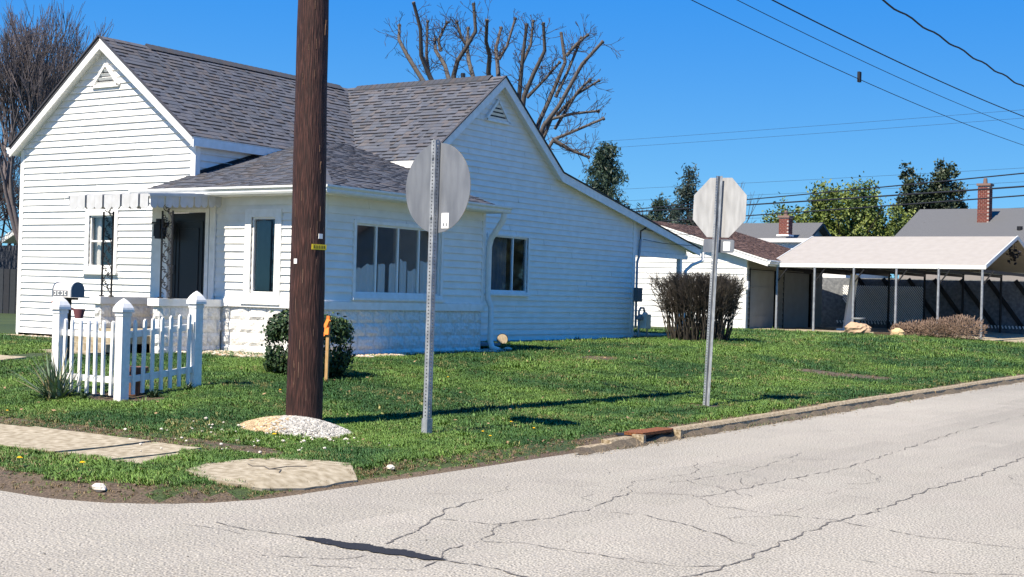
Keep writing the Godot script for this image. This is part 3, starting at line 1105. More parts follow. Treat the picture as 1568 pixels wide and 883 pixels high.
	part("eave_fascia", m, M.trim, H)
	m = MB.new()
	for k in 30:
		var x0 := -20.1 + k * 0.145
		if x0 > -16.55:
			break
		m.col = tones[k % 5] * 0.62
		for s in [-1.0, 1.0]:
			m.quad(Vector3(x0, ridge + 0.042, rzz), Vector3(x0 + 0.16, ridge + 0.048, rzz), Vector3(x0 + 0.16, ridge - 0.069, rzz + s * 0.15), Vector3(x0, ridge - 0.075, rzz + s * 0.15), Vector3(0, 1, s))
		m.quad(Vector3(x0, ridge - 0.072, rzz + 0.155), Vector3(x0 + 0.16, ridge - 0.068, rzz + 0.155), Vector3(x0 + 0.16, ridge - 0.10, rzz + 0.157), Vector3(x0, ridge - 0.105, rzz + 0.157), Vector3.BACK)
	rv = part("ridge_caps", m, M.shingle, H)
	rv.set_meta("kind", "stuff")
	gable_vent(H, 1, gx, rzz + 0.02, 5.02, 0.86, 0.44)
	w = window(H, 1, gx, [-24.82, 1.52, -23.33, 2.68], 0.045, [0.36], [], "sliding window in the side gable wall")
	curtain(w, 1, gx, -24.25, -23.33, 1.52, 2.68, -0.14, M.drape)
	m = MB.new()
	m.tube([Vector3(-18.2, 5.8, -24.9), Vector3(-18.2, 6.35, -24.9)], [0.05, 0.05], 8)
	part("vent_pipe", m, M.dark, H)
	# open patio behind: beam, post, downspout
	m = MB.new()
	m.span(Vector3(gx - 0.1, 2.50, -32.35), Vector3(gx + 0.03, 2.615, zc - 0.12))
	part("beam", m, M.trim, H)
	m = MB.new()
	m.box(Vector3(gx - 0.03, 1.5, -32.0), Vector3(0.11, 2.0, 0.11))
	part("patio_post", m, M.trim, H)
	m = MB.new()
	m.tube([Vector3(-16.1, 2.72, -32.85), Vector3(-16.1, 2.5, -32.85), Vector3(-16.2, 2.36, -32.4), Vector3(-16.24, 2.2, -32.14), Vector3(-16.24, 0.6, -32.12)], [0.045, 0.045, 0.045, 0.045, 0.045], 8)
	part("downspout", m, M.gutter, H)
	m = MB.new()
	m.span(Vector3(-22.6, 0.50, -32.6), Vector3(-16.2, 0.56, -29.7))
	part("patio_slab", m, M.concrete, H)

	# -- enclosed corner porch
	var px := -14.32
	var pz := -16.04
	var pb := -20.35
	var ps := 0.32
	var by := 1.145
	block_wall(H, "front_block_base", 0, pz, -16.42, px + 0.0, 0.32, by, 4)
	block_wall(H, "side_block_base", 1, px, pb, pz, 0.30, by, 4)
	m = MB.new()
	m.span(Vector3(-18.0, 0.3, pz - 0.2), Vector3(-16.42, 0.74, pz - 0.03))
	m.span(Vector3(-16.3, 0.3, pb), Vector3(px - 0.16, 2.9, pb + 0.1))
	part("rear_wall", m, M.siding, H)
	m = MB.new()   # ledge
	m.span(Vector3(-16.40, by, pz - 0.1), Vector3(px + 0.06, by + 0.125, pz + 0.06))
	m.span(Vector3(px - 0.1, by + 0.001, pb), Vector3(px + 0.058, by + 0.124, pz - 0.101))
	m.span(Vector3(-16.40, by + 0.125, pz - 0.1), Vector3(px + 0.035, by + 0.155, pz + 0.035))
	m.span(Vector3(px - 0.1, by + 0.126, pb), Vector3(px + 0.034, by + 0.154, pz - 0.101))
	part("ledge", m, M.trim, H)
	wall(H, "porch_front_wall", 0, pz, [[-18.1, 0.75], [px, 0.75], [px, 2.93], [-18.1, 2.93]], [[-15.78, 1.36, -15.26, 2.57], [-17.75, 0.5, -16.72, 2.72], [-16.41, 0.5, -14.0, by + 0.15]], 0.69, 0.122, M.siding)
	wall(H, "porch_side_wall", 1, px, [[pb, by + 0.15], [pz, by + 0.15], [pz, 2.93], [pb, 2.93]], [[-19.06, 1.40, -16.82, 2.52]], by + 0.15, 0.122, M.siding_b)
	m = MB.new()
	m.span(Vector3(px - 0.08, by + 0.156, pz - 0.08), Vector3(px + 0.03, 2.9, pz + 0.03))
	part("corner_board", m, M.trim, H)
	m = MB.new()
	m.span(Vector3(px - 0.08, by + 0.156, pb - 0.02), Vector3(px + 0.03, 2.9, pb + 0.06))
	part("corner_board", m, M.trim, H)
	window(H, 0, pz, [-15.78, 1.36, -15.26, 2.57], 0.13, [], [], "tall narrow single window in the sunlit porch front")
	w = window(H, 1, px, [-19.06, 1.40, -16.82, 2.52], 0.06, [0.26, 0.51, 0.76], [], "wide window of four lights in the porch side wall")
	for q in [[-17.38, -16.85, 1.84], [-17.62, -17.46, 1.92], [-17.92, -17.74, 1.90], [-18.2, -18.02, 1.95], [-18.48, -18.24, 1.86], [-19.03, -18.60, 1.93]]:
		curtain(w, 1, px, q[0], q[1], 1.41, q[2], -0.042, M.curtain)
	# porch roof, hipped at the corner
	var ez := -15.72
	var exx := -13.98
	var ey := 2.99
	plan_slope(H, [[-18.16, ez], [exx, ez], [-18.3, -20.04], [-18.3, -16.95], [-18.16, -16.95]], Vector3(-18.3, ey, ez), Vector3.RIGHT, Vector3(0, ps, -1).normalized(), tones, M.trim)
	plan_slope(H, [[exx, ez], [exx, -20.52], [-16.2, -20.52], [-16.2, -21.2], [-18.3, -21.2], [-18.3, -20.04]], Vector3(exx, ey, ez), Vector3.FORWARD, Vector3(-1, ps, 0).normalized(), tones, M.trim)
	m = MB.new()
	for k in 36:
		var t := k * 0.105
		var c := Vector3(exx - t, ey + t * ps + 0.03, ez - t)
		m.col = tones[k % 5] * 0.9
		var d := Vector3(-1, ps, -1).normalized()
		var e := Vector3(1, 0, -1).normalized()
		for s in [-1.0, 1.0]:
			var o: Vector3 = c + e * 0.13 * s + Vector3(0, -0.03, 0)
			m.quad(c, c + d * 0.16, o + d * 0.16, o, Vector3.UP)
	rv = part("hip_caps", m, M.shingle, H)
	rv.set_meta("kind", "stuff")
	m = MB.new()
	gutter(m, Vector3(-18.22, ey + 0.035, ez + 0.005), Vector3(exx + 0.1, ey + 0.035, ez + 0.005), Vector3.BACK)
	part("gutter", m, M.gutter, H)
	m = MB.new()
	gutter(m, Vector3(exx + 0.005, ey + 0.034, ez + 0.1), Vector3(exx + 0.005, ey + 0.034, -20.58), Vector3.RIGHT)
	part("gutter", m, M.gutter, H)
	m = MB.new()   # soffit
	m.span(Vector3(-18.1, 2.90, pz + 0.025), Vector3(exx, 2.92, ez))
	m.span(Vector3(px + 0.025, 2.901, -20.5), Vector3(exx - 0.001, 2.921, pz + 0.024))
	m.span(Vector3(-16.2, 2.902, -20.52), Vector3(px + 0.024, 2.922, pb - 0.001))
	m.extrude(PackedVector2Array([Vector2(-16.2, 2.93), Vector2(-14.05, 2.93), Vector2(-16.2, 3.62)]), Vector3(0, 0, -20.5), Vector3.RIGHT, Vector3.UP, Vector3.FORWARD, -0.02)
	part("soffit", m, M.trim, H)
	m = MB.new()   # step flashing of the porch roof on the wing wall
	m.bar(Vector3(-18.0, 3.40, -16.9), Vector3(-18.0, 4.04, -18.95), 0.09, 0.02, Vector3.UP)
	part("flashing", m, M.dark, H)
	# downspout at the rear end of the porch
	m = MB.new()
	var ds := [Vector3(-13.93, 2.9, -20.42), Vector3(-13.95, 2.78, -20.42), Vector3(-14.20, 2.45, -20.42), Vector3(-14.24, 2.3, -20.42), Vector3(-14.24, 1.38, -20.42), Vector3(-14.16, 1.22, -20.42), Vector3(-14.16, 0.62, -20.42), Vector3(-14.10, 0.50, -20.40), Vector3(-13.95, 0.46, -20.40)]
	var dsr := []
	for i in ds.size():
		dsr.append(0.052)
	m.tube(ds, dsr, 10)
	part("downspout", m, M.gutter, H)

	# -- front door
	m = MB.new()
	m.span(Vector3(-17.75, 0.74, pz - 0.05), Vector3(-17.67, 2.72, pz + 0.05))
	m.span(Vector3(-16.80, 0.74, pz - 0.05), Vector3(-16.72, 2.72, pz + 0.05))
	m.span(Vector3(-17.67, 2.66, pz - 0.05), Vector3(-16.80, 2.72, pz + 0.047))
	m.span(Vector3(-18.08, 0.74, pz + 0.024), Vector3(-17.77, 2.9, pz + 0.04))
	m.span(Vector3(-16.70, 0.74, pz + 0.024), Vector3(-16.58, 2.80, pz + 0.05))
	var df := part("door_frame", m, M.trim, H)
	m = MB.new()
	m.span(Vector3(-17.665, 0.75, pz - 0.05), Vector3(-16.805, 2.655, pz - 0.015))
	var dd := part("door", m, M.door, H)
	dd.set_meta("label", "dark front door behind a storm door under the awning")
	m = MB.new()
	for q in [[-17.56, 0.9, -17.54, 2.5], [-16.93, 0.9, -16.91, 2.5], [-17.56, 2.5, -16.91, 2.52], [-17.56, 0.9, -16.91, 0.92], [-17.47, 1.0, -17.46, 2.4], [-17.01, 1.0, -17.0, 2.4], [-17.46, 2.4, -17.01, 2.41]]:
		m.span(Vector3(q[0], q[1], pz - 0.014), Vector3(q[2], q[3], pz - 0.002))
	part("moulding", m, M.door, dd)
	m = MB.new()
	m.box(Vector3(-17.6, 1.72, pz + 0.01), Vector3(0.03, 0.14, 0.05))
	part("handle", m, M.galv, dd)
	# lantern beside the door
	m = MB.new()
	var lc := Vector3(-17.70, 2.36, pz + 0.2)
	m.box(lc, Vector3(0.15, 0.2, 0.15))
	m.box(lc + Vector3(0, 0.12, 0), Vector3(0.2, 0.03, 0.2))
	m.box(lc + Vector3(0, 0.16, 0), Vector3(0.1, 0.06, 0.1))
	m.box(lc - Vector3(0, 0.12, 0), Vector3(0.12, 0.04, 0.12))
	m.bar(lc + Vector3(0, 0.02, -0.05), lc + Vector3(0, 0.1, -0.18), 0.03, 0.03)
	part("lantern", m, M.iron, H)
	# stoop: floor, low walls, iron columns
	var fz := -14.73
	m = MB.new()
	m.span(Vector3(-17.78, 0.3, fz + 0.02), Vector3(-16.56, 0.74, pz + 0.05))
	part("stoop_floor", m, M.concrete, H)
	for k in 2:
		var xr: float = [-16.41, -17.76][k]
		stoop_wall(H, xr, fz, pz)
		iron_column(H, Vector3(xr - 0.02 if k == 0 else xr - 0.04, 1.245, fz - 0.12), 1.36)
	# awning over the door: ribbed sheet metal with scalloped edge
	awning(H)

func stoop_wall(H: Node3D, xr: float, fz: float, pz: float):
	var m := MB.new()
	m.span(Vector3(xr - 0.16, 0.3, pz + 0.03), Vector3(xr - 0.004, 1.13, fz - 0.004))
	var w := part("stoop_wall", m, M.block, H)
	for j in 4:
		var ya := lerpf(0.3, 1.13, j / 4.0)
		var yb := lerpf(0.3, 1.13, (j + 1) / 4.0)
		var cuts := [fz, fz - 0.4, fz - 0.8, fz - 1.2, pz + 0.03] if j % 2 == 0 else [fz, fz - 0.2, fz - 0.6, fz - 1.0, pz + 0.03]
		for i in 4:
			rock_block(w, 1, xr, cuts[i + 1], cuts[i], ya, yb)
		rock_block(w, 0, fz, xr - 0.16, xr + 0.0, ya, yb)
	m = MB.new()
	m.span(Vector3(xr - 0.21, 1.13, pz + 0.045), Vector3(xr + 0.05, 1.245, fz + 0.07))
	part("cap", m, M.trim, w)
	return w
func awning(H: Node3D):
	var x0 := -18.32
	var x1 := -16.46
	var zw := -16.0
	var zo := -14.50
	var yw := 2.94
	var yo := 2.83
	var a := MB.new()
	a.quad(Vector3(x0, yw, zw), Vector3(x1, yw, zw), Vector3(x1, yo, zo), Vector3(x0, yo, zo), Vector3.UP)
	a.quad(Vector3(x0, yw - 0.012, zw), Vector3(x1, yw - 0.012, zw), Vector3(x1, yo - 0.012, zo), Vector3(x0, yo - 0.012, zo), Vector3.DOWN)
	var r := part("awning", a, M.awning, H)
	r.set_meta("label", "white ribbed metal awning with scalloped edge over the door")
	var n := 9
	for i in n:   # front scallops, each a bent slat
		var xa := lerpf(x0, x1, float(i) / n)
		var xb := lerpf(x0, x1, float(i + 1) / n)
		var s := MB.new()
		var d := 0.018 * (i % 2)
		s.box(Vector3((xa + xb) * 0.5, (yw + yo) * 0.5 + 0.012 + d * 0.6, (zw + zo) * 0.5), Vector3((xb - xa) - 0.02, 0.012, (zo - zw) + 0.01), Basis(Vector3.RIGHT, atan2(yw - yo, zo - zw)))
		var pl := PackedVector2Array([Vector2(xa + 0.012, yo + 0.018), Vector2(xa + 0.012, 2.655), Vector2(xa + 0.055, 2.615), Vector2(xb - 0.055, 2.615), Vector2(xb - 0.012, 2.655), Vector2(xb - 0.012, yo + 0.018)])
		s.extrude(pl, Vector3(0, 0, zo + 0.012 + d), Vector3.RIGHT, Vector3.UP, Vector3.BACK, 0.008)
		s.quad(Vector3(xa + 0.012, yo, zo + 0.012 + d), Vector3(xa + 0.012, 2.655, zo + 0.012 + d), Vector3(xa + 0.012, 2.655, zo - 0.012), Vector3(xa + 0.012, yo, zo - 0.012), Vector3.LEFT)
		s.quad(Vector3(xb - 0.012, yo, zo + 0.012 + d), Vector3(xb - 0.012, 2.655, zo + 0.012 + d), Vector3(xb - 0.012, 2.655, zo - 0.012), Vector3(xb - 0.012, yo, zo - 0.012), Vector3.RIGHT)
		part("slat", s, M.awning, r)
	n = 10
	for k in 2:
		var xx: float = [x1, x0][k]
		var sg: float = [1.0, -1.0][k]
		for i in n:
			var za := lerpf(zw, zo, float(i) / n)
			var zb := lerpf(zw, zo, float(i + 1) / n)
			var t := (i + 0.5) / n
			var yt := lerpf(yw, yo, t) - 0.015
			var yb := lerpf(2.735, 2.63, t)
			var s := MB.new()
			var pl := PackedVector2Array([Vector2(za + 0.007, yt), Vector2(za + 0.007, yb + 0.04), Vector2(za + 0.035, yb), Vector2(zb - 0.035, yb), Vector2(zb - 0.007, yb + 0.04), Vector2(zb - 0.007, yt)])
			s.extrude(pl, Vector3(xx + sg * (0.012 + 0.012 * (i % 2)), 0, 0), Vector3.BACK, Vector3.UP, Vector3.RIGHT * sg, 0.008)
			part("slat", s, M.awning, r)
		var b := MB.new()
		b.bar(Vector3(xx + sg * 0.02, yw - 0.02, zw), Vector3(xx + sg * 0.02, yo - 0.01, zo + 0.03), 0.035, 0.05)
		part("rim", b, M.awning, r)
func gable_vent(H: Node3D, axis: int, plane: float, a: float, y: float, w: float, hh: float):
	var m := MB.new()
	var A := at_wall(axis, plane, a - w * 0.5, y, 0.04)
	var B := at_wall(axis, plane, a + w * 0.5, y, 0.04)
	var C := at_wall(axis, plane, a, y + hh, 0.04)
	var out := Vector3.BACK if axis == 0 else Vector3.RIGHT
	m.bar(A, B, 0.06, 0.05, out)
	m.bar(A, C, 0.06, 0.05, out)
	m.bar(B, C, 0.06, 0.05, out)
	var v := part("gable_vent", m, M.trim, H)
	m = MB.new()
	var ux := Vector3.RIGHT if axis == 0 else Vector3.BACK
	m.extrude(PackedVector2Array([Vector2(a - w * 0.5, y), Vector2(a + w * 0.5, y), Vector2(a, y + hh)]), at_wall(axis, plane, 0, 0, 0.026), ux, Vector3.UP, out, 0.01)
	part("screen", m, M.dark, v)
	for i in 5:
		var t := (i + 0.25) / 5.2
		var ww := w * 0.5 * (1.0 - t) - 0.03
		var l := MB.new()
		l.box(at_wall(axis, plane, a, y + t * hh + 0.035, 0.045), Vector3(ww * 2, 0.055, 0.006) if axis == 0 else Vector3(0.006, 0.055, ww * 2), Basis(ux, 0.55 if axis == 0 else -0.55))
		part("louvre", l, M.trim, v)

# ---------------------------------------------------------------- garage, carport and what stands behind
func garage_and_carport():
	var zf := -45.46
	var zb := -52.7
	var xr := -20.58
	var xl := -28.6
	var xc := -24.6
	var g := h(-21, -45.5)
	var G := thing("garage", Vector3(xc, g, -49.0), "white garage with low brown shingle roof behind the bungalow", "garage")
	var top := func(x): return 4.39 - absf(x - xc) * 0.29 - 0.08
	wall(G, "front_wall", 0, zf, [[xl, g - 0.02], [xr, g - 0.02], [xr, top.call(xr)], [xc, top.call(xc)], [xl, top.call(xl)]], [], g - 0.02, 0.2, M.siding)
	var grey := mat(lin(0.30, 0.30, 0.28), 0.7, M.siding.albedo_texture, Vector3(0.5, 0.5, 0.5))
	var doorm := mat(lin(0.36, 0.37, 0.37), 0.6, M.siding.albedo_texture, Vector3(0.3, 0.3, 0.3))
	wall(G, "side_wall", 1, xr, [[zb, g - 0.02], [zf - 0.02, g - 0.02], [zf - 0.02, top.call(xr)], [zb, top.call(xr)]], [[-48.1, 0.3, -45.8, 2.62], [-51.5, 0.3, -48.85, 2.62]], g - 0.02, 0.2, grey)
	for q in [[-48.1, -45.8], [-51.5, -48.85]]:
		var d := MB.new()
		d.span(Vector3(xr - 0.10, g - 0.1, q[0]), Vector3(xr - 0.06, 2.62, q[1]))
		var dd := part("garage_door", d, doorm, G)
		for k in 4:
			var p := MB.new()
			p.span(Vector3(xr - 0.06, g + 0.03 + k * 0.52, q[0] + 0.06), Vector3(xr - 0.045, g + 0.52 + k * 0.52, q[1] - 0.06))
			part("panel", p, doorm, dd)
		var f := MB.new()
		f.span(Vector3(xr - 0.06, g - 0.1, q[0] - 0.07), Vector3(xr + 0.03, 2.69, q[0]))
		f.span(Vector3(xr - 0.06, g - 0.1, q[1]), Vector3(xr + 0.03, 2.69, q[1] + 0.07))
		f.span(Vector3(xr - 0.06, 2.62, q[0]), Vector3(xr + 0.027, 2.69, q[1]))
		part("frame", f, M.dark, dd)
	var m := MB.new()
	m.span(Vector3(xl, g - 0.1, zb - 0.1), Vector3(xr - 0.05, 3.0, zb))
	m.span(Vector3(xl, g - 0.1, zb), Vector3(xl + 0.1, 3.0, zf - 0.13))
	part("rear_wall", m, M.siding, G)
	m = MB.new()
	m.span(Vector3(xr - 0.06, g - 0.05, zf - 0.1), Vector3(xr + 0.035, top.call(xr) - 0.02, zf + 0.03))
	part("corner_board", m, M.trim, G)
	var tones := [Color(0.31, 0.185, 0.14), Color(0.34, 0.205, 0.155), Color(0.27, 0.16, 0.125)]
	var hw := 4.95
	var sl := hw * sqrt(1 + 0.29 * 0.29)
	shingles(G, Vector3(xc + hw, 2.955, zf + 0.3), Vector3.FORWARD, Vector3(-1, 0.29, 0).normalized(), PackedVector2Array([Vector2(0, 0), Vector2(7.9, 0), Vector2(7.9, sl), Vector2(0, sl)]), tones, M.trim)
	m = MB.new()
	m.extrude(PackedVector2Array([Vector2(0, 0), Vector2(7.9, 0), Vector2(7.9, sl), Vector2(0, sl)]), Vector3(xc - hw, 2.955, zf + 0.3), Vector3.FORWARD, Vector3(1, 0.29, 0).normalized(), Vector3(-0.29, 1, 0).normalized(), 0.05)
	part("roof_slope", m, mat(lin(0.2, 0.12, 0.09), 0.95), G)
	m = MB.new()
	for s in [-1.0, 1.0]:
		var a := Vector3(xc + s * hw, 2.93, zf + 0.28)
		var b := Vector3(xc, 4.365, zf + 0.28)
		m.quad(a, b, b - Vector3(0, 0.22, 0), a - Vector3(0, 0.2, 0), Vector3.BACK)
		m.quad(a - Vector3(0, 0.2, 0), b - Vector3(0, 0.22, 0), b - Vector3(0, 0.22, 0.2), a - Vector3(0, 0.2, 0.2), Vector3.DOWN)
	m.span(Vector3(xc + hw - 0.03, 2.75, zb - 0.3), Vector3(xc + hw - 0.005, 2.93, zf + 0.25))
	part("fascia", m, M.trim, G)
	m = MB.new()
	gutter(m, Vector3(xc + hw - 0.004, 2.92, zf + 0.28), Vector3(xc + hw - 0.004, 2.92, zb - 0.2), Vector3.RIGHT)
	part("gutter", m, M.gutter, G)
	m = MB.new()
	m.box(Vector3(-20.5, 2.05, zf + 0.08), Vector3(0.14, 0.3, 0.12))
	part("wall_lamp", m, M.white, G)

	# carport
	var cz := -46.0
	var cr := -49.9
	var ck := -53.8
	var cx0 := -19.9
	var cx1 := -12.4
	var C := thing("carport", Vector3((cx0 + cx1) * 0.5, h(-16, -47), cr), "open carport with cream metal gable roof on thin grey posts beside the garage", "carport")
	var cs := 1.13 / 3.9
	var csl := sqrt(3.9 * 3.9 + 1.13 * 1.13)
	for s in 2:
		var sg: float = [1.0, -1.0][s]
		var p := MB.new()
		var o := Vector3(cx0, 2.87, cr + sg * 3.9)
		p.extrude(PackedVector2Array([Vector2(0, 0), Vector2(cx1 - cx0, 0), Vector2(cx1 - cx0, csl), Vector2(0, csl)]), o, Vector3.RIGHT, Vector3(0, 1.13, -sg * 3.9).normalized(), Vector3(0, 3.9, sg * 1.13).normalized(), 0.03)
		part("roof_panel", p, M.metalroof, C)
		p = MB.new()
		p.span(Vector3(cx0, 2.73, cr + sg * 3.9), Vector3(cx1, 2.865, cr + sg * 3.93))
		for x in [cx0, cx1]:
			p.bar(Vector3(x, 2.82, cr + sg * 3.9), Vector3(x, 3.96, cr), 0.13, 0.03)
		part("edge_trim", p, M.gutter, C)
	for x in [-19.63, -18.24, -16.83, -15.35, -13.93, -12.51]:
		var p := MB.new()
		p.tube([Vector3(x, h(x, cz) - 0.05, cz), Vector3(x, 2.75, cz)], [0.042, 0.042], 8)
		part("post", p, M.galv, C)
		p = MB.new()
		p.tube([Vector3(x, h(x, ck) - 0.05, ck), Vector3(x, 2.75, ck)], [0.042, 0.042], 8)
		part("post", p, M.iron, C)
		p = MB.new()
		p.bar(Vector3(x, 2.68, cz - 0.05), Vector3(x, 2.68, ck + 0.05), 0.1, 0.05)
		p.bar(Vector3(x, 2.2, cz), Vector3(x + 0.35, 2.68, cz - 0.02), 0.04, 0.04)
		part("tie_beam", p, M.iron, C)
	var hb := MB.new()
	hb.tube([Vector3(cx1 - 0.1, 3.8, cr), Vector3(cx1 - 0.1, 3.45, cr)], [0.008, 0.008], 4)
	for k in 40:
		var q := Vector3(cx1 - 0.1, 3.35, cr) + Vector3(rng.randfn(0, 0.1), rng.randfn(0, 0.14), rng.randfn(0, 0.14))
		hb.box(q, Vector3(0.09, 0.09, 0.02), Basis.from_euler(Vector3(rng.randf() * 3, rng.randf() * 3, 0)))
	solo("hanging_basket", hb, mat(lin(0.02, 0.018, 0.02), 0.9), Vector3(cx1 - 0.1, 3.2, cr), "dark hanging basket in the open gable of the carport", "basket")
	var sb := MB.new()
	slab(sb, [[-20.4, -45.8], [-12.0, -45.8], [-12.0, -53.9], [-20.4, -53.9]], 0.05)
	var so := struct("carport_floor", sb, M.concrete)
	sb = MB.new()
	slab(sb, [[-11.95, -46.6], [-7.2, -47.2], [-7.2, -53], [-11.95, -53]], 0.04)
	struct("driveway", sb, M.concrete)
	# white leaning post inside
	var wp := MB.new()
	wp.bar(Vector3(-17.9, 0.55, -48.3), Vector3(-17.72, 2.55, -48.5), 0.24, 0.14)
	wp.box(Vector3(-18.0, 0.56, -48.25), Vector3(0.4, 0.1, 0.3))
	solo("white_column", wp, M.white, Vector3(-17.9, 0.5, -48.3), "tall white column standing inside the carport", "column")
	# fence behind the carport
	var fz := -54.1
	var fn := thing("screen_fence", Vector3(-15, h(-15, fz), fz), "grey slatted screen fence with dark diagonal braces behind the carport", "fence")
	var fm := MB.new()
	var gy := h(-15, fz)
	fm.span(Vector3(-21.5, gy - 0.1, fz - 0.04), Vector3(-8.5, 2.55, fz))
	var pnl := part("panel", fm, mat(lin(0.21, 0.22, 0.23), 0.8, M.galv.albedo_texture, Vector3(0.7, 0.7, 0.7)), fn)
	for i in 12:
		var x := -19.6 + i * 1.02
		var b := MB.new()
		b.bar(Vector3(x, 2.55, fz + 0.03), Vector3(x + 1.35, 0.75, fz + 0.03), 0.16, 0.05, Vector3.RIGHT)
		part("brace", b, M.iron, fn)
	for i in 46:   # pale slats woven in the first bay
		var x := -20.6 + i * 0.085
		var xa := maxf(x, -20.2)
		var xb := minf(x + 1.1, -16.9)
		if xb - xa < 0.05:
			continue
		var b := MB.new()
		b.bar(Vector3(xa, 2.25 - (xa - x) / 1.1 * 1.4, fz + 0.075), Vector3(xb, 2.25 - (xb - x) / 1.1 * 1.4, fz + 0.075), 0.042, 0.01, Vector3.RIGHT)
		part("slat", b, M.white, fn)
	fm = MB.new()
	for i in 90:
		fm.box(Vector3(-20.4 + i * 0.13, 0.78, fz + 0.09), Vector3(0.05, 0.12, 0.01), Basis(Vector3.BACK, 0.4))
	part("lower_slat_row", fm, M.white, fn).set_meta("kind", "stuff")

func gable_house(called: String, x0: float, x1: float, z0: float, z1: float, g: float, eave: float, rdg: float, wallm: Material, roofm: Material, label: String) -> Node3D:
	# ridge along x
	var H := thing(called, Vector3((x0 + x1) * 0.5, g, (z0 + z1) * 0.5), label, "house", "houses behind the garden")
	var m := MB.new()
	m.span(Vector3(x0, g - 0.1, z0), Vector3(x1, eave, z1))
	part("wall", m, wallm, H)
	var zc := (z0 + z1) * 0.5
	for s in [-1.0, 1.0]:
		m = MB.new()
		var hw := (z1 - z0) * 0.5 + 0.4
		var l := sqrt(hw * hw + (rdg - eave) * (rdg - eave))
		m.extrude(PackedVector2Array([Vector2(0, 0), Vector2(x1 - x0 + 0.8, 0), Vector2(x1 - x0 + 0.8, l), Vector2(0, l)]), Vector3(x0 - 0.4, eave, zc + s * hw), Vector3.RIGHT, Vector3(0, rdg - eave, -s * hw).normalized(), Vector3(0, hw, s * (rdg - eave)).normalized(), 0.12)
		part("roof_slope", m, roofm, H)
	for x in [x0 + 0.02, x1 - 0.02]:
		m = MB.new()
		m.extrude(PackedVector2Array([Vector2(z0, eave - 0.02), Vector2(z1, eave - 0.02), Vector2(zc, rdg - 0.15)]), Vector3(x + 0.05, 0, 0), Vector3.BACK, Vector3.UP, Vector3.RIGHT, 0.1)
		part("gable", m, wallm, H)
	return H
func chimney(H: Node3D, p: Vector3, w: float, hgt: float):
	var m := MB.new()
	m.box(p + Vector3(0, hgt * 0.5, 0), Vector3(w, hgt, w) * Vector3(0.96, 1, 0.96))
	m.col = Color(0.36, 0.31, 0.28)
	var c := part("chimney", m, mat(lin(0.34, 0.28, 0.25), 0.9), H)
	var rows := int(hgt / 0.085)
	var b := MB.new()
	for j in rows:
		var k := rng.randf_range(0.8, 1.2)
		b.col = Color(0.20 * k, 0.065 * k, 0.05 * k)
		var off := 0.5 if j % 2 == 0 else 0.0
		var n := 3
		for i in n:
			var x0 := maxf(0.0, (i - off) / n + 0.012)
			var x1 := minf(1.0, (i + 1 - off) / n - 0.012)
			b.span(p + Vector3((x0 - 0.5) * w, j * 0.085 + 0.006, w * 0.47), p + Vector3((x1 - 0.5) * w, j * 0.085 + 0.079, w * 0.5))
			b.span(p + Vector3(w * 0.47, j * 0.085 + 0.006, (x0 - 0.5) * w), p + Vector3(w * 0.5, j * 0.085 + 0.079, (x1 - 0.5) * w))
	part("bricks", b, M.brick, c).set_meta("kind", "stuff")
	m = MB.new()
	m.box(p + Vector3(0, hgt + 0.05, 0), Vector3(w + 0.1, 0.1, w + 0.1))
	m.tube([p + Vector3(0, hgt + 0.1, 0), p + Vector3(0, hgt + 0.35, 0)], [0.1, 0.08], 8)
	part("chimney_cap", m, mat(lin(0.18, 0.12, 0.1), 0.9), c)
	m = MB.new()
	m.box(p + Vector3(0, 0.04, 0.04), Vector3(w + 0.12, 0.08, w + 0.16))
	part("chimney_flashing", m, M.white, c)
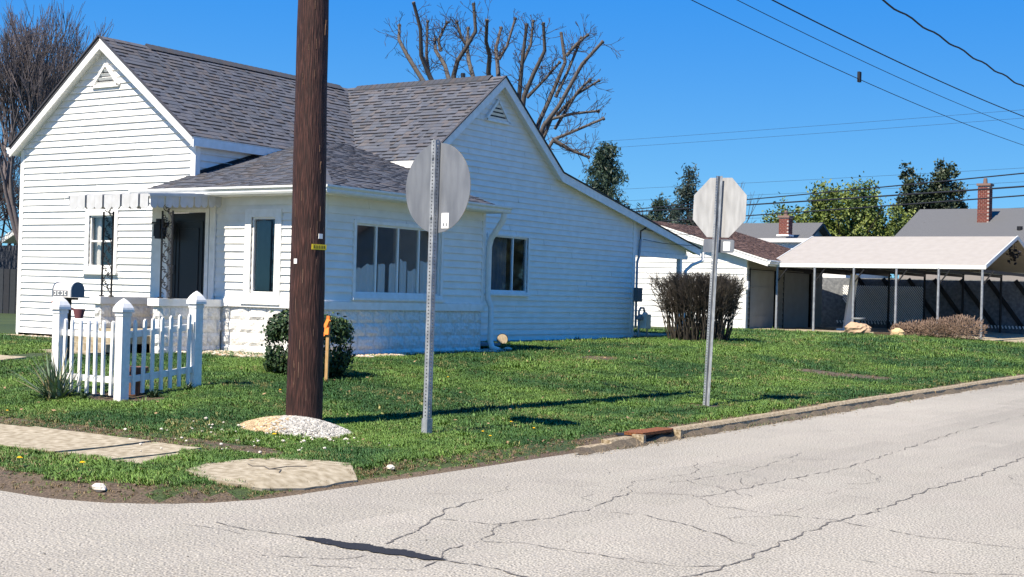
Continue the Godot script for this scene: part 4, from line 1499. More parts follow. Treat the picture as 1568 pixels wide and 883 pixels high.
func neighbours():
	var groof := mat(lin(0.20, 0.205, 0.215), 0.95, M.shingle.albedo_texture, Vector3(1.2, 1.2, 1.2))
	var H := gable_house("neighbour_house", -20.4, -4.0, -69.5, -61.5, h(-15, -60), 4.3, 6.1, mat(lin(0.22, 0.2, 0.19), 0.8), groof, "grey roofed house with tall brick chimney behind the carport")
	chimney(H, Vector3(-17.35, 5.15, -63.9), 0.52, 1.85)
	var m := MB.new()
	m.tube([Vector3(-20.0, 4.9, -63.7), Vector3(-20.0, 5.35, -63.7)], [0.06, 0.06], 8)
	m.box(Vector3(-20.4, 4.68, -62.6), Vector3(0.3, 0.16, 0.3))
	m.tube([Vector3(-15.5, 4.8, -62.7), Vector3(-15.5, 5.1, -62.7)], [0.12, 0.12], 8)
	part("roof_vent", m, M.iron, H)
	m = MB.new()
	m.span(Vector3(-13.2, 0.4, -61.5), Vector3(-12.2, 2.6, -61.45))
	part("door", m, M.dark, H)
	m = MB.new()
	m.span(Vector3(-16.6, 1.6, -61.5), Vector3(-15.0, 2.7, -61.45))
	part("window", m, M.dark, H)
	H = gable_house("neighbour_house", -31.5, -26.0, -68.5, -62.5, 0.5, 3.8, 5.5, mat(lin(0.4, 0.4, 0.4), 0.8), groof, "small grey roofed house with short brick chimney behind the garage")
	chimney(H, Vector3(-26.6, 4.7, -60.9 - 2.3), 0.5, 0.9)
	m = MB.new()
	m.span(Vector3(-27.0, 4.1, -62.4), Vector3(-20.9, 4.28, -56.5))
	var an := thing("flat_roof_shed", Vector3(-24, 0.5, -59.5), "low outbuilding with pale flat roof between garage and brick chimney", "shed")
	part("roof", m, mat(lin(0.5, 0.5, 0.5), 0.7), an)
	m = MB.new()
	m.span(Vector3(-26.8, 0.4, -62.2), Vector3(-21.1, 4.1, -56.7))
	part("wall", m, M.siding, an)
	# left edge: shed and dark board fence beyond the house
	var S := thing("garden_shed", Vector3(-43, 0.2, -33), "dark shed with white eave beyond the left end of the bungalow", "shed")
	m = MB.new()
	m.span(Vector3(-44.5, 0.0, -36), Vector3(-40.6, 2.75, -31))
	part("wall", m, mat(lin(0.05, 0.055, 0.07), 0.9), S)
	m = MB.new()
	m.extrude(PackedVector2Array([Vector2(-41.75, 2.8), Vector2(-38.2, 4.3), Vector2(-38.2, 4.5), Vector2(-41.75, 3.0)]), Vector3(0, 0, -30.2), Vector3.RIGHT, Vector3.UP, Vector3.BACK, 3.0)
	part("eave", m, M.trim, S)
	var F := thing("board_fence", Vector3(-38, 0.2, -28), "dark weathered board fence beyond the left end of the bungalow", "fence")
	for i in 46:
		var b := MB.new()
		var k := rng.randf_range(0.75, 1.25)
		b.col = Color(0.035 * k, 0.042 * k, 0.055 * k)
		var x := -43.0 + i * 0.2
		var z := -24.5 - (x + 43.0) * 0.38
		b.box(Vector3(x, 1.0, z), Vector3(0.19, 1.7 + rng.randf_range(-0.02, 0.02), 0.03), Basis(Vector3.UP, 0.36))
		part("board", b, M.wood, F)
	m = MB.new()
	m.col = Color(0.03, 0.035, 0.045)
	m.bar(Vector3(-43.1, 1.6, -24.5), Vector3(-33.9, 1.6, -28.0), 0.1, 0.06)
	part("rail", m, M.wood, F)

# ---------------------------------------------------------------- things in the garden
func picket_fence():
	var M0 := Vector2(-12.16, -10.39)
	var L0 := Vector2(-13.24, -10.39)
	var R0 := Vector2(-12.16, -11.47)
	var g0 := h(M0.x, M0.y)
	var F := thing("corner_fence", Vector3(M0.x, g0, M0.y), "white vinyl picket corner fence with pointed post caps on the lawn", "fence")
	for q in [L0, M0, R0]:
		var y: float = h(q.x, q.y)
		var m := MB.new()
		m.box(Vector3(q.x, y + 0.48, q.y), Vector3(0.115, 1.0, 0.115))
		var p := part("post", m, M.vinyl, F)
		m = MB.new()
		m.box(Vector3(q.x, y + 0.955, q.y), Vector3(0.13, 0.035, 0.13))
		m.box(Vector3(q.x, y + 0.995, q.y), Vector3(0.165, 0.028, 0.165))
		var prof := [[0.0825, 1.009], [0.078, 1.03], [0.055, 1.075], [0.028, 1.11], [0.0, 1.135]]
		for i in prof.size() - 1:
			for s in 4:
				var d0 := Vector3(1, 0, 1).rotated(Vector3.UP, s * PI * 0.5)
				var d1 := Vector3(1, 0, 1).rotated(Vector3.UP, (s + 1) * PI * 0.5)
				var c := Vector3(q.x, y, q.y)
				m.quad(c + d0 * prof[i][0] + Vector3.UP * prof[i][1], c + d1 * prof[i][0] + Vector3.UP * prof[i][1], c + d1 * prof[i + 1][0] + Vector3.UP * prof[i + 1][1], c + d0 * prof[i + 1][0] + Vector3.UP * prof[i + 1][1], d0 + d1 + Vector3.UP)
		part("post_cap", m, M.vinyl, p)
	for k in 2:
		var B: Vector2 = [L0, R0][k]
		var n := 7
		var ya := h(M0.x, M0.y)
		var yb := h(B.x, B.y)
		for yy in [0.22, 0.72]:
			var m := MB.new()
			m.bar(Vector3(M0.x, ya + yy, M0.y), Vector3(B.x, yb + yy, B.y), 0.07, 0.035, Vector3.UP)
			part("rail", m, M.vinyl, F)
		for i in n:
			var t := (i + 1.0) / (n + 1.0)
			var p := M0.lerp(B, t)
			var y := lerpf(ya, yb, t)
			var m := MB.new()
			var off := Vector3(0, 0, 0.034) if k == 0 else Vector3(0.034, 0, 0)
			var w := 0.032
			var c := Vector3(p.x, y, p.y) + off
			var e := Vector3.RIGHT if k == 0 else Vector3.BACK
			var o := Vector3.BACK if k == 0 else Vector3.RIGHT
			m.extrude(PackedVector2Array([Vector2(-w * 0.6, 0.05), Vector2(w * 0.6, 0.05), Vector2(w * 0.6, 0.84), Vector2(w * 0.42, 0.865), Vector2(0, 0.88), Vector2(-w * 0.42, 0.865), Vector2(-w * 0.6, 0.84)]), c + o * 0.014, (e + Vector3.UP * 0.0).normalized(), (Vector3.UP + e * rng.randf_range(-0.022, 0.022)).normalized(), o, 0.028)
			part("picket", m, M.vinyl, F)
func leaf_blade(m: MB, p: Vector3, az: float, lean: float, l: float, w: float, droop: float):
	var d := Vector3(cos(az), 0, sin(az))
	var side := Vector3(-d.z, 0, d.x)
	var prev := p
	var pw := w
	var ang := lean
	var n := 4
	for i in n:
		var q := prev + (d * sin(ang) + Vector3.UP * cos(ang)) * (l / n)
		var qw := w * (1.0 - float(i + 1) / n * 0.97)
		m.quad(prev - side * pw, prev + side * pw, q + side * qw, q - side * qw, d.cross(side) * -1.0 + Vector3.UP * 0.3)
		prev = q
		pw = qw
		ang += droop / n
func yard_things():
	picket_fence()
	# yucca
	var yp := Vector3(-12.98, h(-12.98, -10.16), -10.16)
	var m := MB.new()
	for i in 120:
		var k := rng.randf_range(0.7, 1.3)
		m.col = Color(0.13 * k, 0.18 * k, 0.115 * k)
		if rng.randf() < 0.12:
			m.col = Color(0.22, 0.18, 0.10)
		leaf_blade(m, yp + Vector3(rng.randfn(0, 0.05), 0.0, rng.randfn(0, 0.05)), rng.randf() * TAU, rng.randf_range(0.1, 1.25), rng.randf_range(0.42, 0.72), rng.randf_range(0.012, 0.020), rng.randf_range(0.1, 0.5))
	solo("yucca_plant", m, M.leaf, yp, "spiky green yucca in front of the picket fence corner", "plant")
	# pot inside the fence corner
	var pp := Vector3(-12.38, h(-12.38, -10.75), -10.75)
	m = MB.new()
	m.col = Color(0.16, 0.075, 0.05)
	m.tube([pp, pp + Vector3(0, 0.27, 0), pp + Vector3(0, 0.271, 0), pp + Vector3(0, 0.32, 0)], [0.11, 0.145, 0.165, 0.165], 12)
	solo("flower_pot", m, M.plain, pp, "brown clay pot inside the picket fence corner", "pot")
	for q in [[-12.0, -10.72, "weed clump at the foot of the middle fence post"], [-12.02, -11.25, "weed clump at the foot of the right fence post"], [-12.6, -10.25, "weed clump between yucca and middle fence post"]]:
		m = MB.new()
		var b := Vector3(q[0], h(q[0], q[1]), q[1])
		for i in 40:
			var k := rng.randf_range(0.7, 1.2)
			m.col = Color(0.035 * k, 0.065 * k, 0.025 * k)
			leaf_blade(m, b + Vector3(rng.randfn(0, 0.02), 0, rng.randfn(0, 0.02)), rng.randf() * TAU, rng.randf_range(0.2, 1.1), rng.randf_range(0.06, 0.16), 0.014, 0.8)
		solo("low_weed", m, M.leaf, b, "low dark green " + q[2], "plant", "weeds along the picket fence")
	# mailbox
	var mx := Vector3(-16.05, h(-16.05, -12.72), -12.72)
	var B := thing("mailbox", mx, "grey arched metal mailbox on a post in front of the gable wall", "mailbox")
	m = MB.new()
	m.col = Color(0.03, 0.028, 0.026)
	m.box(mx + Vector3(0, 0.42, 0), Vector3(0.07, 0.9, 0.07))
	m.box(mx + Vector3(0, 0.87, 0), Vector3(0.3, 0.03, 0.12))
	part("post", m, M.plain, B)
	m = MB.new()
	m.col = Color(0.55, 0.53, 0.53)
	var L := 0.40
	var arc := []
	for i in 9:
		var a := PI * i / 8.0
		arc.append(Vector2(cos(a) * 0.105, 0.10 + sin(a) * 0.105))
	arc.push_front(Vector2(0.105, 0.0))
	arc.append(Vector2(-0.105, 0.0))
	var bo := mx + Vector3(0, 0.89, 0)
	for i in arc.size() - 1:
		var p: Vector2 = arc[i]
		var q: Vector2 = arc[i + 1]
		var nn := Vector3(0, (p.y + q.y) * 0.5 - 0.08, (p.x + q.x) * 0.5)
		m.quad(bo + Vector3(-L * 0.5, p.y, p.x), bo + Vector3(L * 0.5, p.y, p.x), bo + Vector3(L * 0.5, q.y, q.x), bo + Vector3(-L * 0.5, q.y, q.x), nn)
	m.quad(bo + Vector3(-L * 0.5, 0, -0.105), bo + Vector3(L * 0.5, 0, -0.105), bo + Vector3(L * 0.5, 0, 0.105), bo + Vector3(-L * 0.5, 0, 0.105), Vector3.DOWN)
	part("box", m, M.plain, B)
	m = MB.new()
	m.col = Color(0.10, 0.13, 0.17)
	for sg in [-1.0, 1.0]:
		var poly := PackedVector2Array()
		for p in arc:
			poly.append(p * 1.06)
		m.extrude(poly, bo + Vector3(sg * (L * 0.5 + 0.01), 0, 0), Vector3.BACK, Vector3.UP, Vector3.RIGHT * sg, 0.02)
	part("door", m, M.plain, B)
	m = MB.new()
	m.col = Color(0.12, 0.13, 0.15)
	m.box(bo + Vector3(-0.03, 0.055, 0.107), Vector3(0.30, 0.075, 0.004))
	var pl := part("number_plate", m, M.plain, B)
	for i in 4:
		m = MB.new()
		var c := bo + Vector3(-0.14 + i * 0.072, 0.055, 0.111)
		m.box(c + Vector3(0, 0.02, 0), Vector3(0.04, 0.012, 0.003))
		m.box(c + Vector3(0, -0.02, 0), Vector3(0.04, 0.012, 0.003))
		m.box(c + Vector3(0.014 if i % 2 == 0 else -0.014, 0, 0), Vector3(0.012, 0.03, 0.003))
		part("numeral", m, M.sticker, pl)
	for k in 2:
		m = MB.new()
		var c: Vector3 = mx + [Vector3(-0.20, 0.70, 0.02), Vector3(0.17, 0.60, -0.06)][k]
		m.col = [Color(0.42, 0.19, 0.18), Color(0.12, 0.04, 0.05)][k]
		m.tube([c, c + Vector3(0, 0.13, 0)], [0.055, 0.085], 8)
		m.bar(c + Vector3(0, 0.1, 0), mx + Vector3(0, 0.75, 0), 0.02, 0.02)
		solo("hanging_pot", m, M.plain, c, ["pinkish planter hung left below the mailbox", "maroon planter hung right below the mailbox"][k], "pot", "planters below the mailbox")
	# clipped round boxwood behind the pole
	var hp := Vector3(-12.45, h(-12.45, -13.75), -13.75)
	shrub("boxwood_shrub", hp, 0.50, 0.80, "clipped dark green boxwood shrub behind the utility pole")
	# survey stake with ribbon
	var sp := Vector3(-11.86, h(-11.86, -13.45), -13.45)
	var S := thing("survey_stake", sp, "thin wooden survey stake with orange ribbon beside the boxwood", "stake")
	m = MB.new()
	m.col = Color(0.52, 0.33, 0.16)
	m.bar(sp + Vector3(0, -0.1, 0), sp + Vector3(0.01, 0.78, 0), 0.05, 0.022, Vector3.RIGHT)
	m.col = Color(0.75, 0.22, 0.04)
	m.box(sp + Vector3(0.01, 0.81, 0), Vector3(0.052, 0.08, 0.025))
	part("stake", m, M.wood, S)
	m = MB.new()
	m.col = Color(0.85, 0.25, 0.05)
	m.bar(sp + Vector3(0.012, 0.70, 0.02), sp + Vector3(0.012, 0.61, 0.025), 0.07, 0.03, Vector3.RIGHT)
	m.bar(sp + Vector3(-0.02, 0.70, 0.02), sp + Vector3(0.03, 0.80, 0.02), 0.05, 0.04, Vector3.RIGHT)
	m.bar(sp + Vector3(0, 0.64, 0.02), sp + Vector3(-0.12, 0.54, 0.08), 0.045, 0.004, Vector3.UP)
	m.bar(sp + Vector3(-0.11, 0.545, 0.075), sp + Vector3(-0.26, 0.50, 0.12), 0.045, 0.004, Vector3.UP)
	part("ribbon", m, M.plain, S)
	# bare multi-stemmed bush
	bare_bush(Vector3(-14.62, h(-14.62, -29.7), -29.7), 1.62, 1.02, "large bare vase-shaped bush beside the open patio")
	# log by the downspout
	var lp := Vector3(-15.72, h(-15.72, -23.1) + 0.11, -23.1)
	var Lg := thing("log", lp, "short cut log with pale end lying by the side gable wall", "log")
	var ld := Vector3(0.55, 0, 0.83).normalized()
	m = MB.new()
	m.col = Color(0.03, 0.022, 0.018)
	m.tube([lp - ld * 0.22, lp, lp + ld * 0.2], [0.10, 0.115, 0.115], 14, false)
	m.tube([lp - ld * 0.221, lp - ld * 0.22], [0.1, 0.1], 14)
	part("bark", m, M.bark, Lg)
	m = MB.new()
	m.col = Color(0.62, 0.50, 0.36)
	m.tube([lp + ld * 0.19, lp + ld * 0.203], [0.108, 0.106], 14)
	part("cut_end", m, M.wood, Lg)
	# gas meter and electric service
	var gp := Vector3(-16.12, h(-16.1, -29.6), -29.62)
	var Gm := thing("gas_meter", gp, "pale grey gas meter with pipes at the rear house corner", "meter")
	m = MB.new()
	m.box(gp + Vector3(0.05, 0.42, -0.1), Vector3(0.2, 0.34, 0.24))
	m.tube([gp + Vector3(0.05, 0.58, -0.1), gp + Vector3(0.05, 0.64, -0.1)], [0.08, 0.05], 10)
	part("body", m, M.gutter, Gm)
	m = MB.new()
	m.tube([gp + Vector3(0, -0.1, 0.12), gp + Vector3(0, 0.66, 0.12), gp + Vector3(0.01, 0.74, 0.06), gp + Vector3(0.04, 0.74, -0.04), gp + Vector3(0.05, 0.62, -0.08)], [0.028, 0.028, 0.028, 0.028, 0.028], 8)
	m.tube([gp + Vector3(0.06, -0.1, -0.2), gp + Vector3(0.06, 0.3, -0.2)], [0.022, 0.022], 8)
	m.tube([gp + Vector3(-0.02, 0.5, 0.12), gp + Vector3(0.1, 0.5, 0.12)], [0.07, 0.06], 10)
	part("pipe", m, M.galv, Gm)
	var ep := Vector3(-16.24, 1.0, -29.62)
	var E := thing("electric_service", ep, "grey conduit and meter box on the rear house corner", "conduit")
	m = MB.new()
	m.tube([Vector3(-16.26, 0.75, -29.6), Vector3(-16.26, 2.35, -29.6), Vector3(-16.26, 2.47, -29.68), Vector3(-16.26, 2.9, -29.74)], [0.03, 0.03, 0.03, 0.03], 8)
	part("conduit", m, M.galv, E)
	m = MB.new()
	m.box(Vector3(-16.24, 1.55, -29.62), Vector3(0.14, 0.34, 0.24))
	part("meter_box", m, mat(lin(0.12, 0.13, 0.14), 0.6), E)
	m = MB.new()
	m.tube([Vector3(-16.26, 2.9, -29.74), Vector3(-16.26, 3.12, -29.74)], [0.018, 0.018], 6)
	m.bar(Vector3(-16.25, 3.1, -29.72), Vector3(-16.1, 3.18, -29.72), 0.03, 0.03)
	for k in 2:
		m.tube([Vector3(-16.2, 3.15 - k * 0.25, -29.75), Vector3(-16.18, 3.10 - k * 0.25, -30.8), Vector3(-16.0, 3.13 - k * 0.28, -32.2)], [0.008, 0.008, 0.008], 4)
	part("service_bracket", m, M.iron, E)
	# boulder with bird bath plate
	var bp := Vector3(-16.35, h(-16.35, -45.2), -45.2)
	m = MB.new()
	m.col = Color(0.38, 0.27, 0.18)
	rock(m, bp + Vector3(0, 0.16, 0), Vector3(0.42, 0.26, 0.4), 12)
	solo("tan_boulder", m, M.stone, bp, "rounded tan boulder in front of the carport posts", "rock")
	m = MB.new()
	m.tube([bp + Vector3(0, 0.38, 0), bp + Vector3(0, 0.5, 0), bp + Vector3(0, 0.52, 0), bp + Vector3(0, 0.57, 0)], [0.06, 0.06, 0.2, 0.26], 12)
	solo("bird_bath", m, M.galv, bp + Vector3(0, 0.4, 0), "small shallow bird bath on the tan boulder", "bird bath")
	# dry brown shrubs before the carport
	for q in [[-14.2, -45.0, 0.55, 0.50], [-13.5, -44.8, 0.6, 0.62], [-12.75, -44.8, 0.7, 0.80], [-14.85, -45.1, 0.3, 0.38]]:
		var b := Vector3(q[0], h(q[0], q[1]), q[1])
		m = MB.new()
		for i in 1100:
			var k := rng.randf_range(0.6, 1.3)
			m.col = Color(0.24 * k, 0.165 * k, 0.12 * k)
			var d := Vector3(rng.randfn(0, 1), rng.randfn(0, 1), rng.randfn(0, 1)).normalized() * pow(rng.randf(), 0.4)
			var c := b + Vector3(0, q[3] * 0.45, 0) + d * Vector3(q[2], q[3] * 0.52, q[2])
			if c.y < b.y:
				c.y = b.y + 0.02
			var e := (d + Vector3(rng.randfn(0, 0.5), 0.5 + rng.randfn(0, 0.4), rng.randfn(0, 0.5))).normalized()
			m.bar(c, c + e * rng.randf_range(0.06, 0.16), 0.012, 0.012)
		solo("dry_shrub", m, M.leaf, b, ["low dry brown shrub, second from left before the carport", "dry brown shrub in the middle of the row before the carport", "tallest dry brown shrub at the right end before the carport", "small dry reddish tuft left of the brown shrubs"][[0.5, 0.62, 0.8, 0.38].find(q[3])], "shrub", "dry shrubs before the carport")
	m = MB.new()
	m.col = Color(0.10, 0.07, 0.05)
	m.bar(Vector3(-15.5, h(-15, -44.5) + 0.06, -44.4), Vector3(-13.9, h(-14, -44.5) + 0.06, -44.2), 0.14, 0.12)
	solo("edging_timber", m, M.wood, Vector3(-14.7, h(-14.7, -44.3), -44.3), "dark edging timber lying by the dry shrubs", "timber")
	m = MB.new()
	m.col = Color(0.5, 0.36, 0.2)
	rock(m, Vector3(-14.6, h(-14.6, -44.2) + 0.12, -44.0), Vector3(0.22, 0.17, 0.18), 10)
	solo("tan_rock", m, M.stone, Vector3(-14.6, h(-14.6, -44), -44.0), "small tan rock by the edging timber", "rock")
func rock(m: MB, c: Vector3, s: Vector3, n: int):
	var nz := FastNoiseLite.new()
	nz.seed = rng.randi() % 1000
	nz.frequency = 0.9
	var g := []
	for j in n + 1:
		var row := []
		var ph := PI * j / n
		for i in n * 2:
			var th := TAU * i / (n * 2)
			var d := Vector3(sin(ph) * cos(th), cos(ph), sin(ph) * sin(th))
			row.append(c + d * s * (1.0 + 0.35 * nz.get_noise_3dv(d * 1.5)))
		g.append(row)
	for j in n:
		for i in n * 2:
			var k := (i + 1) % (n * 2)
			m.quad(g[j][i], g[j][k], g[j + 1][k], g[j + 1][i], (g[j][i] + g[j + 1][k]) * 0.5 - c)
func shrub(called: String, p: Vector3, r: float, hh: float, label: String):
	var T := thing(called, p, label, "shrub")
	var m := MB.new()
	for i in 14:
		var a := rng.randf() * TAU
		m.col = Color(0.06, 0.045, 0.03)
		m.tube([p + Vector3(cos(a) * 0.08, -0.05, sin(a) * 0.08), p + Vector3(cos(a) * r * 0.6, hh * 0.75, sin(a) * r * 0.6)], [0.014, 0.005], 4)
	part("stems", m, M.bark, T)
	m = MB.new()
	var c := p + Vector3(0, hh * 0.5, 0)
	var hn := FastNoiseLite.new()
	hn.seed = 5
	hn.frequency = 1.1
	for i in 15000:
		var d := Vector3(rng.randfn(0, 1), rng.randfn(0, 1), rng.randfn(0, 1)).normalized()
		# squarish clipped form
		var e := Vector3(signf(d.x) * pow(absf(d.x), 0.62), signf(d.y) * pow(absf(d.y), 0.55), signf(d.z) * pow(absf(d.z), 0.62))
		var q := c + e * Vector3(r, hh * 0.52, r) * (1.0 - 0.34 * pow(rng.randf(), 1.5)) + Vector3(rng.randfn(0, 0.012), rng.randfn(0, 0.012), rng.randfn(0, 0.012))
		q = c + (q - c) * (1.0 + 0.16 * hn.get_noise_3dv(d * 1.0) + (0.12 if rng.randf() < 0.03 else 0.0))
		var k := rng.randf_range(0.6, 1.35)
		m.col = Color(0.028 * k, 0.055 * k, 0.022 * k)
		if rng.randf() < 0.07:
			m.col = Color(0.09, 0.12, 0.03)
		leaf(m, q, (d + Vector3(rng.randfn(0, 0.6), rng.randfn(0, 0.6), rng.randfn(0, 0.6))).normalized(), rng.randf_range(0.018, 0.034))
	part("foliage", m, M.leaf, T).set_meta("kind", "stuff")
func leaf(m: MB, p: Vector3, nn: Vector3, s: float, asp := 0.6):
	var x := nn.cross(Vector3(0.3, 0.9, 0.2)).normalized()
	x = x.rotated(nn, rng.randf() * TAU)
	var y := nn.cross(x)
	m.tri(p - x * s, p + y * s * asp, p + x * s, nn, nn, nn)
	m.tri(p - x * s, p + x * s, p - y * s * asp, nn, nn, nn)
func bare_bush(p: Vector3, hh: float, r: float, label: String):
	var m := MB.new()
	for i in 230:
		var a := rng.randf() * TAU
		var q := sqrt(rng.randf())
		var b := p + Vector3(cos(a), 0, sin(a)) * (0.12 + 0.58 * q)
		var tip := p + Vector3(cos(a) * r * q * 1.02 + rng.randfn(0, 0.06), hh * (1.0 - 0.10 * q * q) * rng.randf_range(0.84, 1.0), sin(a) * r * q + rng.randfn(0, 0.06))
		var k := rng.randf_range(0.6, 1.3)
		m.col = Color(0.095 * k, 0.082 * k, 0.068 * k)
		var pts := [b]
		var rad := [0.014]
		for j in range(1, 6):
			var t := j / 5.0
			pts.append(b.lerp(tip, t) + Vector3(rng.randfn(0, 0.035), 0.06 * sin(PI * t), rng.randfn(0, 0.035)))
			rad.append(0.014 * (1.0 - 0.7 * t))
		m.tube(pts, rad, 4, false)
		for f in 32:
			var t := rng.randf_range(0.40, 1.0)
			var o: Vector3 = (pts[int(t * 4.999)] as Vector3).lerp(pts[mini(5, int(t * 4.999) + 1)], rng.randf())
			var e := o + Vector3(rng.randfn(0, 0.10) + cos(a) * 0.05, rng.randf_range(0.05, 0.25), rng.randfn(0, 0.10) + sin(a) * 0.05)
			if e.y > p.y + hh * 1.02:
				e.y = p.y + hh * rng.randf_range(0.94, 1.02)
			m.tube([o, e], [0.006, 0.0025], 3, false)
	solo("bare_bush", m, M.bark, p, label, "bush")

# ---------------------------------------------------------------- signs and the utility pole
func perforated(m: MB, o: Vector3, up: Vector3, side: Vector3, out: Vector3, w: float, len: float):
	var hw := w * 0.5
	var hole := 0.013
	for s in [-1.0, 1.0]:
		var a: Vector3 = o + side * s * hw
		var b: Vector3 = o + side * s * hole * 0.5
		m.quad(a, b, b + up * len, a + up * len, out)
	var y := 0.0
	while y < len:
		var a := o + up * y
		m.quad(a - side * hole * 0.5, a + side * hole * 0.5, a + side * hole * 0.5 + up * 0.0215, a - side * hole * 0.5 + up * 0.0215, out)
		y += 0.0355
func signs_and_pole():
	# round warning sign seen from behind
	var p := Vector3(-8.53, h(-8.53, -11.22), -11.22)
	var nf := Vector3(sin(deg_to_rad(7.4)), 0, -cos(deg_to_rad(7.4)))
	var sd := Vector3(cos(deg_to_rad(7.4)), 0, sin(deg_to_rad(7.4)))
	var R := thing("round_sign", p, "round metal road sign seen from behind on a perforated square post", "sign")
	var m := MB.new()
	var w := 0.062
	var up := (Vector3.UP + Vector3(0.004, 0, 0)).normalized()
	perforated(m, p - nf * w * 0.5 - up * 0.05, up, sd, -nf, w, 3.03)
	perforated(m, p + sd * w * 0.5 - up * 0.05, up, nf, sd, w, 3.03)
	m.quad(p + nf * w * 0.5 - sd * w * 0.5, p + nf * w * 0.5 + sd * w * 0.5, p + nf * w * 0.5 + sd * w * 0.5 + up * 2.98, p + nf * w * 0.5 - sd * w * 0.5 + up * 2.98, nf)
	m.quad(p - nf * w * 0.5 - sd * w * 0.5, p + nf * w * 0.5 - sd * w * 0.5, p + nf * w * 0.5 - sd * w * 0.5 + up * 2.98, p - nf * w * 0.5 - sd * w * 0.5 + up * 2.98, -sd)
	part("post", m, M.galv, R)
	m = MB.new()
	m.box(p + Vector3(0, 0.06, 0), Vector3(0.078, 0.2, 0.078), Basis(sd, Vector3.UP, -nf))
	part("anchor_sleeve", m, M.galv, R)
	m = MB.new()
	var c := p + up * 2.5 + nf * (w * 0.5 + 0.012)
	var ring := PackedVector2Array()
	for i in 56:
		ring.append(Vector2(cos(TAU * i / 56.0), sin(TAU * i / 56.0)) * 0.457)
	m.extrude(ring, c, sd, Vector3.UP, -nf, 0.005)
	var disc := part("sign_panel", m, M.signback, R)
	disc.set_meta("label", "bare grey aluminium back of the round sign")
	m = MB.new()
	m.extrude(ring, c + nf * 0.0055, sd, Vector3.UP, nf, 0.002)
	part("sign_face", m, mat(lin(0.75, 0.5, 0.03), 0.5), R)
	m = MB.new()
	m.box(c - Vector3(0, 0.335, 0) + sd * 0.125 - nf * 0.003, Vector3(0.10, 0.155, 0.004), Basis(sd, Vector3.UP, -nf))
	var stk := part("sticker", m, M.sticker, R)
	m = MB.new()
	for k in 2:
		m.box(c - Vector3(0, 0.375, 0) + sd * (0.105 + 0.04 * k) - nf * 0.0055, Vector3(0.018, 0.032, 0.002), Basis(sd, Vector3.UP, -nf))
	part("print", m, M.signback, stk)
	m = MB.new()
	for y in [2.2, 2.8]:
		m.tube([p + up * y - nf * 0.034, p + up * y - nf * 0.05], [0.012, 0.012], 6)
	part("bolt", m, M.galv, R)

	# stop sign seen from behind
	p = Vector3(-8.17, h(-8.17, -16.9), -16.9)
	var an := deg_to_rad(3.7)
	nf = Vector3(sin(an), 0, -cos(an))
	sd = Vector3(cos(an), 0, sin(an))
	up = (Vector3.UP + Vector3(0.83, 0, -0.56) * 0.032).normalized()
	sd = (sd - up * up.dot(sd)).normalized()
	nf = up.cross(sd)
	if nf.z > 0:
		nf = -nf
	var S := thing("stop_sign", p, "octagonal sign seen from behind on a leaning channel post near the kerb", "sign")
	m = MB.new()
	var o := p - up * 0.1
	var L := 3.18
	# hat channel, open towards the house-side viewer
	perforated(m, o - sd * 0.034 - nf * 0.02, up, sd, -nf, 0.03, L)
	m.quad(o + sd * 0.019 - nf * 0.02, o + sd * 0.05 - nf * 0.02, o + sd * 0.05 - nf * 0.02 + up * L, o + sd * 0.019 - nf * 0.02 + up * L, -nf)
	m.quad(o - sd * 0.019 - nf * 0.02, o - sd * 0.012 + nf * 0.02, o - sd * 0.012 + nf * 0.02 + up * L, o - sd * 0.019 - nf * 0.02 + up * L, sd)
	m.quad(o + sd * 0.019 - nf * 0.02, o + sd * 0.012 + nf * 0.02, o + sd * 0.012 + nf * 0.02 + up * L, o + sd * 0.019 - nf * 0.02 + up * L, -sd)
	m.quad(o - sd * 0.012 + nf * 0.02, o + sd * 0.012 + nf * 0.02, o + sd * 0.012 + nf * 0.02 + up * L, o - sd * 0.012 + nf * 0.02 + up * L, -nf)
	part("post", m, M.galv, S)
	m = MB.new()
	var oc := PackedVector2Array()
	for i in 8:
		var a := TAU * (i + 0.5) / 8.0
		oc.append(Vector2(cos(a), sin(a)) * 0.40 / cos(PI / 8.0))
	c = p + up * 2.66 + nf * 0.03
	m.extrude(oc, c, sd, up, -nf, 0.004)
	part("sign_panel", m, M.stopback, S)
	m = MB.new()
	m.extrude(oc, c + nf * 0.0045, sd, up, nf, 0.002)
	part("sign_face", m, mat(lin(0.4, 0.02, 0.02), 0.5), S)
	m = MB.new()
	var pw := 0.235
	var ph := 0.088
	var rr := PackedVector2Array()
	for k in 4:
		var cc: Vector2 = [Vector2(1, 1), Vector2(-1, 1), Vector2(-1, -1), Vector2(1, -1)][k]
		for j in 5:
			var a := PI * 0.5 * (k + j / 4.0)
			rr.append(cc * Vector2(pw - 0.03, ph - 0.03) + Vector2(cos(a), sin(a)) * 0.03)
	c = p + up * 2.145 + nf * 0.03 + sd * 0.02
	m.extrude(rr, c, sd, up, -nf, 0.004)
	var pl := part("lower_plate", m, M.signback, S)
	m = MB.new()
	m.box(c + sd * 0.125 - nf * 0.003, Vector3(0.10, 0.12, 0.004), Basis(sd, up, -nf))
	var st := part("sticker", m, M.sticker, pl)

	# utility pole
	p = Vector3(-9.66, -0.05, -10.63)
	var P := thing("utility_pole", p, "thick dark brown creosoted wooden utility pole with small tags on the verge", "pole")
	m = MB.new()
	var pts := []
	var rad := []
	for i in 40:
		var y := -0.1 + i * 10.4 / 39.0
		pts.append(p + Vector3(-0.004 * y + 0.004 * sin(y * 1.3), y, 0.003 * y))
		rad.append(0.187 - 0.0068 * y + 0.002 * sin(y * 5.0))
	m.tube(pts, rad, 28)
	part("shaft", m, M.pole, P)
	# checks: long splits in the wood
	var fd := Vector3(0.67, 0, 0.74)
	m = MB.new()
	m.col = Color(0.24, 0.15, 0.11)
